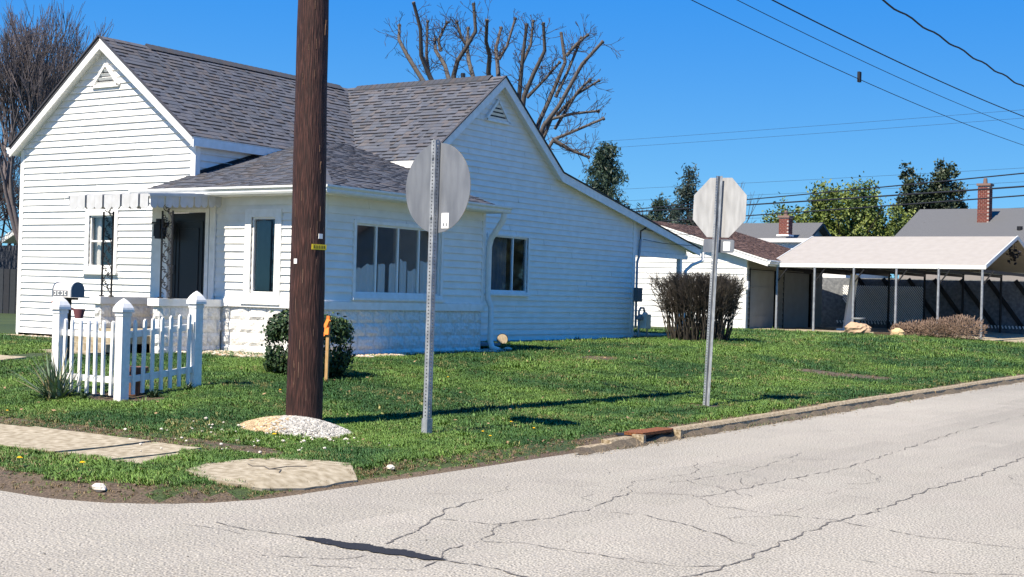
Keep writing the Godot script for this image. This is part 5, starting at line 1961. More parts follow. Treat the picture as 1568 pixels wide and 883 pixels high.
	for i in 46:
		var a := rng.randf_range(-1.25, 0.9)
		var y := rng.randf_range(0.3, 4.8)
		var r := 0.189 - 0.0068 * y
		var d := fd.rotated(Vector3.UP, -a)
		var l := rng.randf_range(0.04, 0.16)
		var q := p + Vector3(-0.004 * y, y, 0.003 * y) + d * (r - 0.002)
		m.bar(q, q + Vector3(rng.randf_range(-0.004, 0.004), l, 0), rng.randf_range(0.002, 0.0045), 0.005, d.cross(Vector3.UP))
	var sp := part("splinters", m, M.wood, P)
	sp.set_meta("kind", "stuff")
	var tagp := func(called, a, y, ww, hh, material):
		var d: Vector3 = fd.rotated(Vector3.UP, a)
		var q: Vector3 = p + Vector3(-0.004 * y, y + 0.05, 0.003 * y) + d * (0.189 - 0.0068 * y)
		var mm := MB.new()
		mm.box(q, Vector3(ww, hh, 0.006), Basis(Vector3.UP.cross(d).normalized(), Vector3.UP, d))
		return [part(called, mm, material, P), q, d]
	var t: Array = tagp.call("yellow_tag", 0.70, 1.87, 0.19, 0.055, mat(lin(0.75, 0.55, 0.03), 0.5))
	m = MB.new()
	var e: Vector3 = Vector3.UP.cross(t[2]).normalized()
	for k in 7:
		var q: Vector3 = t[1] + e * (-0.066 + 0.022 * k) + t[2] * 0.004
		m.box(q, Vector3(0.009 if k in [0, 5, 6] else 0.006, 0.032, 0.003), Basis(e, Vector3.UP, t[2]))
	part("print", m, M.dark, t[0])
	tagp.call("square_tag", 0.80, 1.98, 0.055, 0.05, M.sticker)
	tagp.call("round_tag", -0.75, 1.72, 0.04, 0.05, M.sticker)
	# street lamp arm above the frame; its shadow falls on the lawn
	m = MB.new()
	m.tube([p + Vector3(0, 8.0, 0), p + Vector3(0.02, 8.5, 0.35), p + Vector3(0.04, 8.65, 0.9)], [0.03, 0.028, 0.025], 8)
	m.box(p + Vector3(0.05, 8.63, 1.15), Vector3(0.22, 0.14, 0.5))
	part("lamp_arm", m, M.galv, P)
	m = MB.new()
	m.col = Color(0.1, 0.08, 0.06)
	m.box(p + Vector3(-0.1, 9.6, 0.16), Vector3(2.2, 0.11, 0.09))
	for x in [-1.0, -0.4, 0.4, 0.95]:
		m.tube([p + Vector3(x, 9.65, 0.16), p + Vector3(x, 9.82, 0.16)], [0.03, 0.04], 8)
	part("crossarm", m, M.wood, P)

# ---------------------------------------------------------------- trees
func rnd_dir(d: Vector3, spread: float) -> Vector3:
	return (d + Vector3(rng.randfn(0, spread), rng.randfn(0, spread), rng.randfn(0, spread))).normalized()
func branch(m: MB, p: Vector3, d: Vector3, len: float, r: float, level: int, up: float, spread: float, kids: int, minr := 0.006):
	var pts := [p]
	var rad := [r]
	var q := p
	var e := d
	for i in 3:
		e = (rnd_dir(e, 0.10) + Vector3.UP * up).normalized()
		q += e * len / 3.0
		pts.append(q)
		rad.append(maxf(minr, r * (1.0 - 0.12 * (i + 1))))
	m.tube(pts, rad, 6 if r > 0.05 else (4 if r > 0.015 else 3), false)
	if level <= 0:
		return
	for k in kids:
		var t := 1.0 if k < 2 else rng.randf_range(0.4, 0.9)
		var o: Vector3 = pts[3] if k < 2 else (pts[1] as Vector3).lerp(pts[3], t)
		branch(m, o, rnd_dir(e, spread), len * rng.randf_range(0.62, 0.88), maxf(minr, r * rng.randf_range(0.52, 0.72)), level - 1, up, spread, kids, minr)
func pruned_tree():
	var b := Vector3(-22.39, 0, -33.15)
	var r := Vector3(0.83, 0, -0.558)
	var f := Vector3(-0.558, 0, -0.83)
	var T := thing("pruned_tree", Vector3(b.x, 0.45, b.z), "large bare pruned tree with cut-off limbs rising behind the house ridge", "tree")
	var k := 0.01881
	var to := func(px, py, w): return b + r * ((px - 778.0 - 0.0274 * (470.0 - py)) * k) + Vector3.UP * (1.12 + (470.0 - py) * k) + f * w
	var m := MB.new()
	m.col = Color(0.13, 0.11, 0.10)
	var fork: Vector3 = to.call(775, 330, 0)
	m.tube([Vector3(b.x, 0.3, b.z), to.call(776, 400, 0), fork], [0.42, 0.34, 0.30], 10)
	part("trunk", m, M.bark, T)
	var limbs := [
		[[770, 335], [705, 210], [649, 128], [623, 85], [608, 56], [606, 32]],
		[[768, 320], [700, 200], [660, 127], [649, 97], [647, 60], [641, 27]],
		[[654, 112], [650, 77], [651, 50], [649, 26]],
		[[770, 310], [720, 190], [686, 122], [679, 94], [665, 68], [661, 49]],
		[[676, 84], [672, 68], [685, 41]],
		[[772, 310], [725, 200], [695, 121], [700, 97], [714, 77], [728, 53], [726, 14]],
		[[775, 300], [745, 200], [724, 118], [717, 88], [714, 60], [714, 31]],
		[[714, 62], [705, 45], [696, 22]],
		[[778, 300], [760, 180], [748, 116], [751, 94], [744, 76], [747, 50]],
		[[780, 300], [770, 180], [764, 113], [763, 88], [757, 65], [766, 30]],
		[[763, 90], [775, 70], [788, 28]],
		[[782, 300], [790, 200], [797, 138], [799, 97], [806, 47]],
		[[800, 95], [812, 62], [817, 27]],
		[[784, 305], [795, 220], [803, 150], [817, 118], [833, 85], [832, 49]],
		[[806, 145], [835, 115], [858, 90]],
		[[786, 310], [806, 250], [826, 182], [841, 147], [867, 88], [861, 43]],
		[[867, 88], [880, 70], [896, 56]],
		[[786, 315], [812, 260], [832, 194], [853, 165], [888, 103], [916, 72]],
		[[853, 165], [888, 130], [919, 109]],
		[[850, 150], [868, 110], [888, 60]],
		[[788, 320], [845, 218], [879, 203], [917, 185]],
		[[788, 318], [843, 183], [876, 174], [914, 169]],
		[[845, 222], [870, 235], [896, 245]],
		[[850, 190], [885, 130], [905, 112]]]
	for i in limbs.size():
		m = MB.new()
		m.col = Color(0.12, 0.112, 0.112).lerp(Color(0.17, 0.155, 0.15), rng.randf())
		var w := rng.randf_range(-1.6, 1.6)
		var pts := []
		var rad := []
		var n: int = limbs[i].size()
		var thick := 0.10 if n > 4 else 0.055
		if i in [20, 21, 22]:
			thick = 0.07
		for j in n:
			var q: Array = limbs[i][j]
			var t := float(j) / (n - 1)
			pts.append(to.call(q[0], q[1], w * (t if n > 4 else 1.0)) + Vector3(rng.randfn(0, 0.02), 0, rng.randfn(0, 0.02)))
			rad.append(lerpf(thick, 0.045 if n > 4 else 0.035, pow(t, 0.7)))
		m.tube(pts, rad, 8)
		# knuckle at the cut
		m.tube([pts[n - 1], pts[n - 1] + (pts[n - 1] - pts[n - 2]).normalized() * 0.06], [0.055, 0.05], 6)
		var lb := part("limb", m, M.bark, T)
		m = MB.new()
		m.col = Color(0.12, 0.095, 0.095)
		for s in 20:
			var j := rng.randi_range(maxi(1, n - 5), n - 1)
			var o: Vector3 = (pts[j - 1] as Vector3).lerp(pts[j], rng.randf())
			var dr: Vector3 = (pts[j] - pts[j - 1]).normalized()
			branch(m, o, rnd_dir(dr * 0.5 + Vector3.UP * 0.25 + r * signf(o.x - b.x - 1.0) * 0.25, 0.55), rng.randf_range(0.14, 0.38), 0.013, 2, 0.05, 0.45, 2, 0.006)
		part("twigs", m, M.bark, lb)
func bare_tree(p: Vector3, trunk: float, len: float, r: float, level: int, up: float, spread: float, kids: int, mains: int, col: Color, label: String, lean := Vector3.ZERO):
	var T := thing("bare_tree", p, label, "tree", "bare trees beyond the house")
	var m := MB.new()
	m.col = col
	m.tube([p + Vector3(0, -0.2, 0), p + Vector3(0, trunk, 0) + lean * 0.3], [r * 1.3, r], 8)
	part("trunk", m, M.bark, T)
	m = MB.new()
	for i in mains:
		m.col = col * rng.randf_range(0.75, 1.25)
		var a := TAU * i / mains + rng.randf()
		branch(m, p + Vector3(0, trunk * rng.randf_range(0.75, 1.0), 0) + lean * 0.3, (Vector3(cos(a) * 0.42, 1.0, sin(a) * 0.42) + lean * 0.1).normalized(), len, r * 0.62, level, up, spread, kids, 0.0075)
	part("crown", m, M.bark, T)
func leafy(p: Vector3, trunk: float, blobs: Array, n: int, size: float, cols: Array, called: String, label: String, vertical := false):
	var T := thing(called, p, label, "tree", "leafy trees in the distance")
	var m := MB.new()
	m.col = Color(0.06, 0.05, 0.04)
	m.tube([p + Vector3(0, -0.2, 0), p + Vector3(0, trunk, 0)], [0.28, 0.2], 8)
	for i in 26:
		var bb: Array = blobs[i % blobs.size()]
		var q: Vector3 = bb[0] + Vector3(rng.randfn(0, 0.45), rng.randfn(0, 0.45), rng.randfn(0, 0.45)) * bb[1]
		m.tube([p + Vector3(0, trunk * rng.randf_range(0.6, 1.0), 0), (p + Vector3(0, trunk, 0)).lerp(q, 0.5) + Vector3(rng.randfn(0, 0.2), 0.2, rng.randfn(0, 0.2)), q], [0.09, 0.05, 0.015], 5, false)
	part("trunk", m, M.bark, T)
	m = MB.new()
	var vol := 0.0
	for bb in blobs:
		vol += bb[1].x * bb[1].y * bb[1].z
	for bb in blobs:
		var cnt := int(n * bb[1].x * bb[1].y * bb[1].z / vol)
		var clumps := maxi(6, cnt / 34)
		for c in clumps:
			var d := Vector3(rng.randfn(0, 1), rng.randfn(0, 1), rng.randfn(0, 1)).normalized() * pow(rng.randf(), 0.42)
			var cp: Vector3 = bb[0] + d * bb[1]
			var cc: Color = (cols[rng.randi() % cols.size()] as Color) * rng.randf_range(0.75, 1.2)
			var cr := size * rng.randf_range(1.6, 3.4)
			for k in 34:
				var q := cp + Vector3(rng.randfn(0, 0.5), rng.randfn(0, 0.85 if vertical else 0.42), rng.randfn(0, 0.5)) * cr
				m.col = cc * rng.randf_range(0.8, 1.2)
				leaf(m, q, (Vector3(rng.randfn(0, 1), rng.randfn(0, 1) + 0.4, rng.randfn(0, 1))).normalized(), size * rng.randf_range(0.6, 1.2), 0.55)
	part("crown", m, M.leaf, T)
func pine(p: Vector3, hh: float, r: float, n: int, col: Color, label: String):
	var T := thing("pine_tree", p, label, "tree", "pines beyond the house")
	var m := MB.new()
	m.col = Color(0.06, 0.045, 0.035)
	m.tube([p + Vector3(0, -0.2, 0), p + Vector3(0, hh * 0.96, 0)], [0.2, 0.03], 7)
	part("trunk", m, M.bark, T)
	m = MB.new()
	for i in n:
		var t := pow(rng.randf(), 0.9)
		var y := hh * lerpf(0.20, 0.97, t)
		var a := rng.randf() * TAU
		var l := r * (1.05 - t * 0.95) * rng.randf_range(0.35, 1.2)
		var tip := p + Vector3(cos(a) * l, y + l * rng.randf_range(0.0, 0.45), sin(a) * l)
		var o := p + Vector3(0, y, 0)
		for c in 3:
			var q := o.lerp(tip, 1.0 - c * 0.28)
			var k := rng.randf_range(0.65, 1.3)
			var cc := Color(col.r * k, col.g * k, col.b * k)
			for s in 24:
				m.col = cc * rng.randf_range(0.7, 1.25)
				leaf(m, q + Vector3(rng.randfn(0, 0.17), rng.randfn(0, 0.22), rng.randfn(0, 0.17)), Vector3(rng.randfn(0, 1), rng.randfn(0, 0.6), rng.randfn(0, 1)).normalized(), rng.randf_range(0.09, 0.19), 0.22)
	part("foliage", m, M.leaf, T)
func trees():
	pruned_tree()
	bare_tree(Vector3(-39.9, 0.3, -29.7), 2.4, 2.1, 0.15, 6, 0.11, 0.165, 3, 7, Color(0.23, 0.205, 0.22), "tall fine-twigged bare tree left of the front gable peak")
	bare_tree(Vector3(-45.6, 0.3, -36.2), 3.0, 2.0, 0.14, 6, 0.10, 0.20, 3, 5, Color(0.24, 0.21, 0.22), "bare tree showing just behind the front gable peak")
	bare_tree(Vector3(-42.4, 0.3, -27.6), 0.8, 1.7, 0.12, 5, 0.05, 0.34, 3, 7, Color(0.10, 0.088, 0.092), "dark tangled bare tree at the far left edge behind the gable")
	bare_tree(Vector3(-46.5, 0.3, -33.5), 1.0, 1.9, 0.12, 5, 0.05, 0.36, 3, 7, Color(0.09, 0.082, 0.09), "dark bare tree behind the board fence at the left")
	bare_tree(Vector3(-49.0, 0.3, -38.0), 1.0, 1.9, 0.12, 5, 0.05, 0.36, 3, 7, Color(0.11, 0.10, 0.11), "bare tree farthest back at the left edge behind the shed")
	pine(Vector3(-37.8, 0.4, -65.0), 9.5, 2.9, 130, Color(0.030, 0.052, 0.034), "dense dark pine above the rear roof slope")
	pine(Vector3(-38.6, 0.4, -76.5), 9.3, 2.2, 75, Color(0.032, 0.050, 0.040), "thin pine left of the octagonal sign")
	pine(Vector3(-38.0, 0.4, -71.5), 6.8, 2.9, 80, Color(0.030, 0.050, 0.034), "shorter wide pine between the two tall pines")
	pine(Vector3(-41.0, 0.4, -79.5), 7.4, 2.9, 70, Color(0.034, 0.052, 0.038), "low pine behind the thin pine")
	bare_tree(Vector3(-40.6, 0.4, -74.0), 2.0, 1.7, 0.10, 4, 0.1, 0.25, 3, 5, Color(0.20, 0.17, 0.16), "pale bare tree between the pines")
	bare_tree(Vector3(-36.5, 0.4, -77.0), 2.0, 1.9, 0.10, 4, 0.1, 0.22, 3, 5, Color(0.15, 0.13, 0.13), "pale bare tree against the thin pine")
	var y1 := Color(0.13, 0.17, 0.035)
	var y2 := Color(0.17, 0.20, 0.05)
	var y3 := Color(0.07, 0.11, 0.03)
	leafy(Vector3(-28.9, 0.4, -77.0), 2.6, [
		[Vector3(-30.9, 4.9, -75.6), Vector3(1.7, 2.1, 1.8)], [Vector3(-28.8, 5.6, -77.1), Vector3(2.2, 2.7, 2.0)],
		[Vector3(-26.7, 5.2, -78.4), Vector3(1.7, 2.3, 1.7)], [Vector3(-29.8, 7.0, -76.4), Vector3(1.2, 1.5, 1.2)],
		[Vector3(-27.9, 7.2, -77.6), Vector3(1.1, 1.4, 1.0)], [Vector3(-32.0, 5.4, -75.0), Vector3(1.0, 1.8, 1.0)]], 30000, 0.11, [y1, y2, y3, Color(0.11, 0.15, 0.04)], "spring_tree", "yellow green tree in fresh leaf above the carport roof", true)
	leafy(Vector3(-27.0, 0.4, -87.8), 3.0, [
		[Vector3(-27.9, 7.4, -87.2), Vector3(1.25, 2.9, 1.4)], [Vector3(-26.4, 7.3, -88.2), Vector3(1.25, 3.2, 1.4)],
		[Vector3(-28.4, 9.9, -86.9), Vector3(0.35, 0.75, 0.4)], [Vector3(-26.6, 10.3, -88.1), Vector3(0.4, 0.9, 0.4)],
		[Vector3(-27.2, 5.6, -87.7), Vector3(1.9, 2.2, 1.7)]], 24000, 0.13, [Color(0.04, 0.058, 0.03), Color(0.05, 0.066, 0.034), Color(0.028, 0.042, 0.026)], "evergreen_tree", "tall dark evergreen with two tops left of the brick chimney")
	leafy(Vector3(-32.8, 0.4, -73.0), 1.5, [
		[Vector3(-32.6, 3.4, -73.5), Vector3(1.2, 1.3, 1.2)], [Vector3(-31.5, 3.3, -74.6), Vector3(1.2, 1.3, 1.2)]], 3000, 0.12, [Color(0.05, 0.07, 0.035), y3], "low_tree", "low grey green tree right of the short chimney")

# ---------------------------------------------------------------- overhead wires
func wire(a: Vector3, b: Vector3, sag: float, r: float, m: Material, label: String, group: String, wav := 0.0, called := "overhead_wire"):
	var mb := MB.new()
	var pts := []
	var rad := []
	var n := 40 if wav == 0.0 else 160
	for i in n + 1:
		var t := float(i) / n
		var p := a.lerp(b, t) - Vector3.UP * sag * 4.0 * t * (1.0 - t)
		if wav > 0.0:
			p += Vector3(0, sin(i * 1.25) * wav, cos(i * 1.25) * wav)
		pts.append(p)
		rad.append(r)
	mb.tube(pts, rad, 5)
	return solo(called, mb, m, a, label, "wire", group)
func wires():
	var g1 := "wires along the side street"
	wire(Vector3(-11.48, 7.55, -8), Vector3(-11.48, 7.35, -62), 0.75, 0.009, M.wire, "thin overhead wire carrying the small dark tag", g1)
	wire(Vector3(-10.93, 7.55, -8), Vector3(-10.93, 7.75, -62), 0.75, 0.008, M.wire, "thin plain overhead wire between the tagged wire and the thick cable", g1)
	wire(Vector3(-10.29, 7.4, -8), Vector3(-10.29, 8.0, -62), 0.75, 0.014, M.wire, "thick straight overhead cable at upper right", g1)
	wire(Vector3(-8.36, 7.5, -8), Vector3(-8.36, 7.5, -62), 0.8, 0.018, M.wire, "wavy twisted overhead cable in the upper right corner", g1, 0.022)
	var m := MB.new()
	m.box(Vector3(-11.48, 6.78, -31.4), Vector3(0.06, 0.24, 0.12))
	solo("wire_tag", m, M.wire, Vector3(-11.48, 6.78, -31.4), "small dark tag clipped on the thin overhead wire", "tag")
	var g2 := "wires crossing behind the garage"
	wire(Vector3(-3.0, 6.62, -47.1), Vector3(-46, 6.0, -67.6), 0.16, 0.026, M.wire, "upper of the three black cables crossing behind the garage", g2)
	wire(Vector3(-3.0, 5.95, -47.1), Vector3(-46, 6.0, -67.6), 0.10, 0.034, M.wire, "middle of the three black cables crossing behind the garage", g2)
	wire(Vector3(-3.0, 5.75, -47.1), Vector3(-46, 5.3, -67.6), 0.12, 0.028, M.wire, "lowest of the three black cables crossing behind the garage", g2)
	var g3 := "faint far transmission wires"
	for i in 5:
		var y: float = [23.8, 22.9, 17.5, 16.0, 13.2][i]
		wire(Vector3(20, y + 1.4, -155.0), Vector3(-190, y - 3.2, -155.0), 1.0, 0.017, M.wire, ["highest", "second highest", "third highest", "fourth highest", "lowest"][i] + " of the faint far wires over the trees", g3)

# ---------------------------------------------------------------- grass and loose matter
func blocked(x: float, z: float) -> bool:
	if edge(x, z) < 0.06:
		return true
	if x > -22.8 and x < -18.0 and z < -16.75 and z > -29.6:
		return true
	if x > -18.1 and x < -13.95 and z < -15.75 and z > -20.6:
		return true
	if x > -18.0 and x < -16.2 and z < -13.5 and z > -33:
		return true
	var wob := 0.05 * sin(x * 7.0) + 0.035 * sin(x * 17.0 + z * 3.0)
	if z < -7.60 + wob and z > -8.54 + wob and x < -8.66 - (-7.6 - z) * 0.4 + wob:
		return true
	if x > -17.5 and x < -16.75 and z < -8.5 and z > -13.6:
		return true
	if x < -16.1 and z < -20.0 and z > -32.7 and x > -22.8:
		return true
	if z < -45.3 and x < -11.9:
		return true
	if Geometry2D.is_point_in_polygon(Vector2(x, z), ramp):
		return true
	if Vector2((x + 9.42) / 0.56, (z + 10.25) / 0.50).length() < 1.0:
		return true
	if x > -7.12 and z < -11.7:
		return true
	return false
const RAMP := [[-8.05, -7.54], [-7.75, -7.35], [-7.45, -7.28], [-7.2, -7.5], [-7.12, -7.99], [-7.14, -8.5], [-7.43, -8.76], [-7.75, -8.72], [-8.1, -8.62], [-8.2, -8.36], [-8.22, -7.93]]
var ramp := PackedVector2Array()
func grass():
	for q in RAMP:
		var dq := Vector2(q[0], q[1]) - Vector2(-7.65, -8.0)
		for k in 1:
			ramp.append(Vector2(-7.65, -8.0) + dq * rng.randf_range(0.80, 0.97))
	var pn := FastNoiseLite.new()
	pn.seed = 77; pn.frequency = 0.35; pn.fractal_octaves = 3
	var tone := FastNoiseLite.new()
	tone.seed = 9; tone.frequency = 0.30; tone.fractal_octaves = 4
	var meshes := []
	for v in 3:
		var m := MB.new()
		for i in 9:
			var a := rng.randf() * TAU
			var b := Vector3(rng.randfn(0, 0.014), 0, rng.randfn(0, 0.014))
			var l := rng.randf_range(0.55, 1.0)
			var t := b + Vector3(cos(a) * rng.randf_range(0.1, 0.75) * l, 0, sin(a) * rng.randf_range(0.1, 0.75) * l) * 0.065 + Vector3(0, l * 0.065, 0)
			var s := Vector3(-sin(a), 0, cos(a)) * 0.0032
			var nn := Vector3(cos(a) * 0.35, 0.9, sin(a) * 0.35).normalized()
			var mid := b.lerp(t, 0.5) + Vector3(0, 0.008, 0)
			m.tri(b - s, b + s, mid + s * 0.9, nn, nn, nn)
			m.tri(b - s, mid + s * 0.9, mid - s * 0.9, nn, nn, nn)
			m.tri(mid - s * 0.9, mid + s * 0.9, t, nn, nn, nn)
		meshes.append(m.mesh())
	# regions: x0, x1, z0, z1, tufts per square metre, size
	var regs := [[-15.0, -7.0, -12.0, -6.2, 1900, 0.62], [-15.0, -7.0, -17.0, -12.0, 1350, 0.70], [-16.4, -7.0, -24.0, -17.0, 850, 0.82], [-24.0, -15.0, -17.0, -6.2, 620, 0.8], [-17.0, -7.0, -32.0, -24.0, 430, 1.0], [-21.0, -7.0, -46.0, -32.0, 210, 1.4]]
	var bufs := [PackedFloat32Array(), PackedFloat32Array(), PackedFloat32Array()]
	var counts := [0, 0, 0]
	for r in regs:
		var n := int((r[1] - r[0]) * (r[3] - r[2]) * r[4])
		for i in n:
			var x := rng.randf_range(r[0], r[1])
			var z := rng.randf_range(r[2], r[3])
			if blocked(x, z):
				continue
			var bz := bare(x, z, pn)
			if bz > 0.0 and rng.randf() < bz:
				continue
			var k := tone.get_noise_2d(x, z * 0.8)
			var k2 := tone.get_noise_2d(x * 3.5 + 50, z * 3.5)
			var c := Color(0.048, 0.118, 0.034).lerp(Color(0.150, 0.255, 0.055), clampf(0.45 + 1.5 * k + 0.6 * k2, 0.0, 1.0))
			var rr := rng.randf()
			var th := tone.get_noise_2d(x * 1.7 + 200.0, z * 1.7)
			if rr < 0.03 or (th > 0.26 and rr < 0.26):
				c = Color(0.24, 0.23, 0.09)
			elif bz > 0.0 and rr < 0.6:
				c = Color(0.24, 0.18, 0.10)
			elif z > -9.3 and x < -9.0 and rr < 0.22:
				c = Color(0.22, 0.18, 0.09)
			var br := rng.randf_range(0.75, 1.25)
			var s: float = r[5] * rng.randf_range(0.6, 1.25) * (1.0 + 0.5 * k2)
			if bz > 0:
				s *= 0.7
			elif rng.randf() < 0.025:
				s *= 1.7
			var hs := s * rng.randf_range(0.5, 1.05)
			var a := rng.randf() * TAU
			var ca := cos(a) * s * 1.15
			var sa := sin(a) * s * 1.15
			var v := i % 3
			bufs[v].append_array(PackedFloat32Array([ca, 0, sa, x, 0, hs, 0, h(x, z) - 0.004, -sa, 0, ca, z, c.r * br, c.g * br, c.b * br, 1.0]))
			counts[v] += 1
	for v in 3:
		var mm := MultiMesh.new()
		mm.transform_format = MultiMesh.TRANSFORM_3D
		mm.use_colors = true
		mm.mesh = meshes[v]
		mm.instance_count = counts[v]
		mm.buffer = bufs[v]
		var o := MultiMeshInstance3D.new()
		o.name = numbered("grass")
		o.multimesh = mm
		o.material_override = M.blade
		add_child(o)
		tag(o, "short green mown grass covering the lawn", "grass", "grass of the lawn", "stuff")

func stones_mm(called: String, list: Array, label: String, m0: Mesh):
	# list of [pos, size, color]
	var mm := MultiMesh.new()
	mm.transform_format = MultiMesh.TRANSFORM_3D
	mm.use_colors = true
	mm.mesh = m0
	mm.instance_count = list.size()
	for i in list.size():
		var s: float = list[i][1]
		mm.set_instance_transform(i, Transform3D(Basis.from_euler(Vector3(rng.randf() * 6, rng.randf() * 6, rng.randf() * 6)).scaled(Vector3(s, s * 0.75, s)), list[i][0]))
		mm.set_instance_color(i, list[i][2])
	var o := MultiMeshInstance3D.new()
	o.name = numbered(called)
	o.multimesh = mm
	o.material_override = M.stone
	add_child(o)
	tag(o, label, "gravel", "", "stuff")
func across_the_street():
	# what the shaded windows mirror: a house and dark trees on the far side of the side street
	var H := gable_house("house_across", 17.0, 27.0, -62.0, -52.0, 0.2, 3.4, 6.2, M.siding, mat(lin(0.06, 0.06, 0.065), 0.9), "white house across the side street, mirrored in the windows")
	H.set_meta("group", "across the street")
	var nth := ["first", "second", "third", "fourth", "fifth", "sixth", "seventh"]
	var qi := 0
	for q in [[19.0, -34.0], [23.0, -43.0], [20.0, -72.0], [24.0, -82.0], [21.0, -92.0], [27.0, -104.0], [22.0, -114.0]]:
		var p := Vector3(q[0], 0.2, q[1])
		leafy(p, 2.0, [[p + Vector3(0, 4.2, 0), Vector3(3.6, 3.8, 3.6)], [p + Vector3(0.5, 7.6, 0.5), Vector3(2.4, 2.8, 2.4)]], 3400, 0.34, [Color(0.04, 0.058, 0.03), Color(0.05, 0.066, 0.034)], "evergreen_tree", "dark evergreen across the side street, " + nth[qi] + " from the corner")
		qi += 1
func small_ground_things():
	var sm0 := MB.new()
	rock(sm0, Vector3.ZERO, Vector3(1, 0.8, 0.9), 3)
	var stone := sm0.mesh()
	# gravel mound round the pole
	var list := []
	var base := MB.new()
	var cx := -9.42
	var cz := -10.25
	var hgt := func(x, z):
		var d := Vector2((x - cx) / 0.60, (z - cz) / 0.54).length()
		return h(x, z) + 0.13 * maxf(0.0, 1.0 - d * d) - 0.01
	for i in 4200:
		var a := rng.randf() * TAU
		var q := sqrt(rng.randf())
		var x := cx + cos(a) * q * 0.60
		var z := cz + sin(a) * q * 0.54
		var k := rng.randf_range(0.5, 1.2)
		var c := Color(0.42 * k, 0.40 * k, 0.36 * k)
		if (x - cx) * 0.83 - (z - cz) * 0.56 < -0.16 + rng.randfn(0, 0.08):
			c = Color(0.46 * k, 0.34 * k, 0.20 * k)
		list.append([Vector3(x, hgt.call(x, z), z), rng.randf_range(0.010, 0.023), c])
	for i in 100:
		var x := cx + rng.randfn(0.15, 0.5)
		var z := cz + absf(rng.randfn(0.3, 0.7))
		list.append([Vector3(x, h(x, z) + 0.02, z), rng.randf_range(0.006, 0.022), Color(0.55, 0.5, 0.42)])
	stones_mm("gravel_mound", list, "mound of white and tan pebbles round the pole foot", stone)
	var n := 16
	base.col = Color(0.25, 0.22, 0.17)
	for i in n:
		for j in 24:
			var q := []
			for e in [[0, 0], [1, 0], [1, 1], [0, 1]]:
				var rr := float(i + e[0]) / n
				var a: float = TAU * (j + e[1]) / 24.0
				var x := cx + cos(a) * rr * 0.57
				var z := cz + sin(a) * rr * 0.50
				q.append(Vector3(x, hgt.call(x, z) - 0.006, z))
			base.quad(q[0], q[1], q[2], q[3], Vector3.UP)
	struct("mound_soil", base, M.stone)
	# gravel bed along the house walls
	list = []
	var beds := [[-16.4, -13.55, -15.9, -15.0, 1500], [-14.3, -13.85, -20.6, -15.9, 1500], [-16.3, -15.95, -29.4, -20.7, 1500], [-22.8, -18.0, -16.85, -16.6, 900], [-16.05, -13.95, -21.1, -20.5, 300]]
	for b in beds:
		for i in b[4]:
			var x := rng.randf_range(b[0], b[1])
			var z := rng.randf_range(b[2], b[3])
			var k := rng.randf_range(0.7, 1.1)
			var c: Color = [Color(0.55, 0.50, 0.42), Color(0.50, 0.38, 0.26), Color(0.6, 0.56, 0.5), Color(0.42, 0.30, 0.2)][rng.randi() % 4] * k
			list.append([Vector3(x, h(x, z) + 0.01, z), rng.randf_range(0.018, 0.042), c])
	stones_mm("gravel_bed", list, "bed of tan and white stones along the house walls", stone)
	# soil crumbs and dead stalks along the road edge
	list = []
	for i in 2600:
		var x := rng.randf_range(-16.0, -7.0)
		var z := rng.randf_range(-12.5, -6.2)
		var e := edge(x, z)
		if e < 0.0 or e > 0.55:
			continue
		var k := rng.randf_range(0.6, 1.3)
		list.append([Vector3(x, h(x, z) + 0.004, z), rng.randf_range(0.005, 0.02), Color(0.14 * k, 0.10 * k, 0.07 * k)])
	for i in 500:
		var z := rng.randf_range(-40, -11.5)
		list.append([Vector3(-6.95 + absf(rng.randfn(0, 0.1)), road_y(z) + 0.003, z), rng.randf_range(0.004, 0.014), Color(0.22, 0.18, 0.13) * rng.randf_range(0.6, 1.3)])
	for i in 140:   # loose chips on the road
		var x := rng.randf_range(-6.8, -1.5)
		var z := rng.randf_range(-16, -4.5)
		list.append([Vector3(x, road_y(z) + 0.003, z), rng.randf_range(0.003, 0.009), Color(0.3, 0.28, 0.26) * rng.randf_range(0.4, 1.4)])
	stones_mm("soil_crumbs", list, "brown soil crumbs and grit along the road edge", stone)
	# dead grass stalks by the kerb and verge
	var m := MB.new()
	for i in 1500:
		var x := 0.0
		var z := 0.0
		if i < 800:
			z = rng.randf_range(-40.0, -11.4)
			if rng.randf() < 0.6:
				z = rng.randf_range(-19.0, -11.4)
			x = -6.93 + absf(rng.randfn(0, 0.05))
		else:
			x = rng.randf_range(-14.0, -7.1)
			z = rng.randf_range(-11.5, -6.2)
			if edge(x, z) < 0.05 or edge(x, z) > 0.6:
				continue
		var k := rng.randf_range(0.6, 1.25)
		m.col = Color(0.25 * k, 0.19 * k, 0.12 * k)
		var y := road_y(z) + 0.006 if i < 800 else h(x, z)
		leaf_blade(m, Vector3(x, y, z), rng.randf() * TAU, rng.randf_range(0.6, 1.5), rng.randf_range(0.03, 0.12), 0.003, 0.5)
	solo("dead_stalks", m, M.blade, Vector3(-7, 0, -12), "dry straw-coloured stalks along the kerb and road edge", "stalks", "", "stuff")
	# fallen leaves and bits of litter from the trees
	m = MB.new()
	for i in 420:
		var x := rng.randf_range(-15.5, -7.2)
		var z := rng.randf_range(-24.0, -6.8)
		if blocked(x, z):
			continue
		var k := rng.randf_range(0.6, 1.3)
		m.col = Color(0.26 * k, 0.17 * k, 0.09 * k)
		leaf(m, Vector3(x, h(x, z) + rng.randf_range(0.015, 0.05), z), Vector3(rng.randfn(0, 0.4), 1, rng.randfn(0, 0.4)).normalized(), rng.randf_range(0.012, 0.03))
	solo("fallen_leaves", m, M.leaf, Vector3(-11, 0.1, -14), "brown fallen leaf bits strewn over the lawn", "leaves", "", "stuff")
	# weeds growing at the foot of the kerb
	m = MB.new()
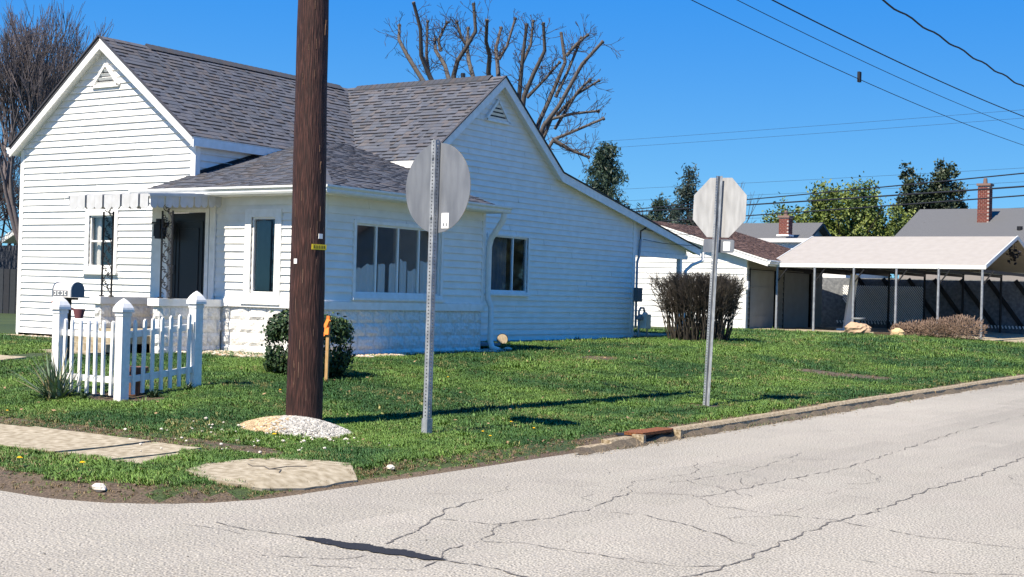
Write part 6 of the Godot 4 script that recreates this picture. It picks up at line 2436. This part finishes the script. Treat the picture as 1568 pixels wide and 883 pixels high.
	for i in 260:
		var z := rng.randf_range(-22.0, -12.0)
		if rng.randf() < 0.5:
			z = rng.randfn(-16.2, 0.8)
		var k := rng.randf_range(0.6, 1.25)
		m.col = Color(0.05 * k, 0.09 * k, 0.025 * k)
		leaf_blade(m, Vector3(-6.97 + absf(rng.randfn(0, 0.03)), road_y(z) + 0.005, z), rng.randf() * TAU, rng.randf_range(0.3, 1.2), rng.randf_range(0.02, 0.08), 0.005, 0.6)
	solo("kerb_weeds", m, M.blade, Vector3(-7, 0, -16), "small green weeds at the foot of the kerb", "weeds", "", "stuff")
	# dandelions
	var spots := [
		[-9.9, -6.95, "dandelion at the left edge of the strip below the pavement slabs"],
		[-9.1, -6.8, "dandelion in the middle of the strip below the pavement slabs"],
		[-8.55, -6.95, "dandelion at the right end of the strip below the pavement slabs"],
		[-8.95, -9.45, "dandelion just left of the pebble mound at the pole"],
		[-11.2, -11.9, "dandelion in the lawn between picket fence and pole"],
		[-12.2, -8.95, "dandelion in the lawn above the pavement slabs at far left"],
		[-7.9, -11.3, "leftmost of the dandelions in the lawn corner before the storm drain"],
		[-7.6, -11.0, "dandelion closest to the road in the lawn corner before the drain"],
		[-7.75, -12.0, "dandelion in the lawn corner just left of the storm drain"],
		[-8.3, -12.4, "dandelion in the lawn above the storm drain"],
		[-9.5, -13.4, "dandelion in the lawn behind the round sign post"],
		[-11.3, -15.3, "dandelion in the lawn right of the survey stake"]]
	for i in spots.size():
		var x: float = spots[i][0]
		var z: float = spots[i][1]
		var p := Vector3(x, h(x, z), z)
		var d := thing("dandelion", p, "yellow " + spots[i][2], "flower", "dandelions")
		m = MB.new()
		m.col = Color(0.06, 0.1, 0.03)
		m.tube([p, p + Vector3(0.005, 0.075, 0)], [0.003, 0.003], 4)
		for k in 7:
			leaf_blade(m, p, k * 0.9, 1.1, 0.07, 0.008, 0.5)
		part("stem", m, M.leaf, d)
		m = MB.new()
		m.col = Color(0.85, 0.52, 0.01)
		var r0 := 0.022 if i < 4 else 0.015
		for k in 16:
			var a := TAU * k / 16.0
			leaf(m, p + Vector3(0.005 + cos(a) * r0 * 0.5, 0.082, sin(a) * r0 * 0.5), Vector3(cos(a) * 0.4, 1, sin(a) * 0.4).normalized(), r0 * 0.75, 0.7)
		part("flower_head", m, M.leaf, d)
	# loose stones by the verge
	for q in [[-7.95, -6.62, 0.055, "pale loose stone lying in the dirt beside the road"], [-7.25, -9.05, 0.04, "pale loose stone at the right end of the broken slab"], [-14.0, -20.75, 0.08, "white stone at the foot of the downspout"]]:
		m = MB.new()
		m.col = Color(0.55, 0.5, 0.42)
		var p := Vector3(q[0], h(q[0], q[1]), q[1])
		rock(m, p + Vector3(0, q[2] * 0.4, 0), Vector3(q[2], q[2] * 0.6, q[2] * 0.8), 5)
		solo("loose_stone", m, M.stone, p, q[3], "stone", "loose stones")
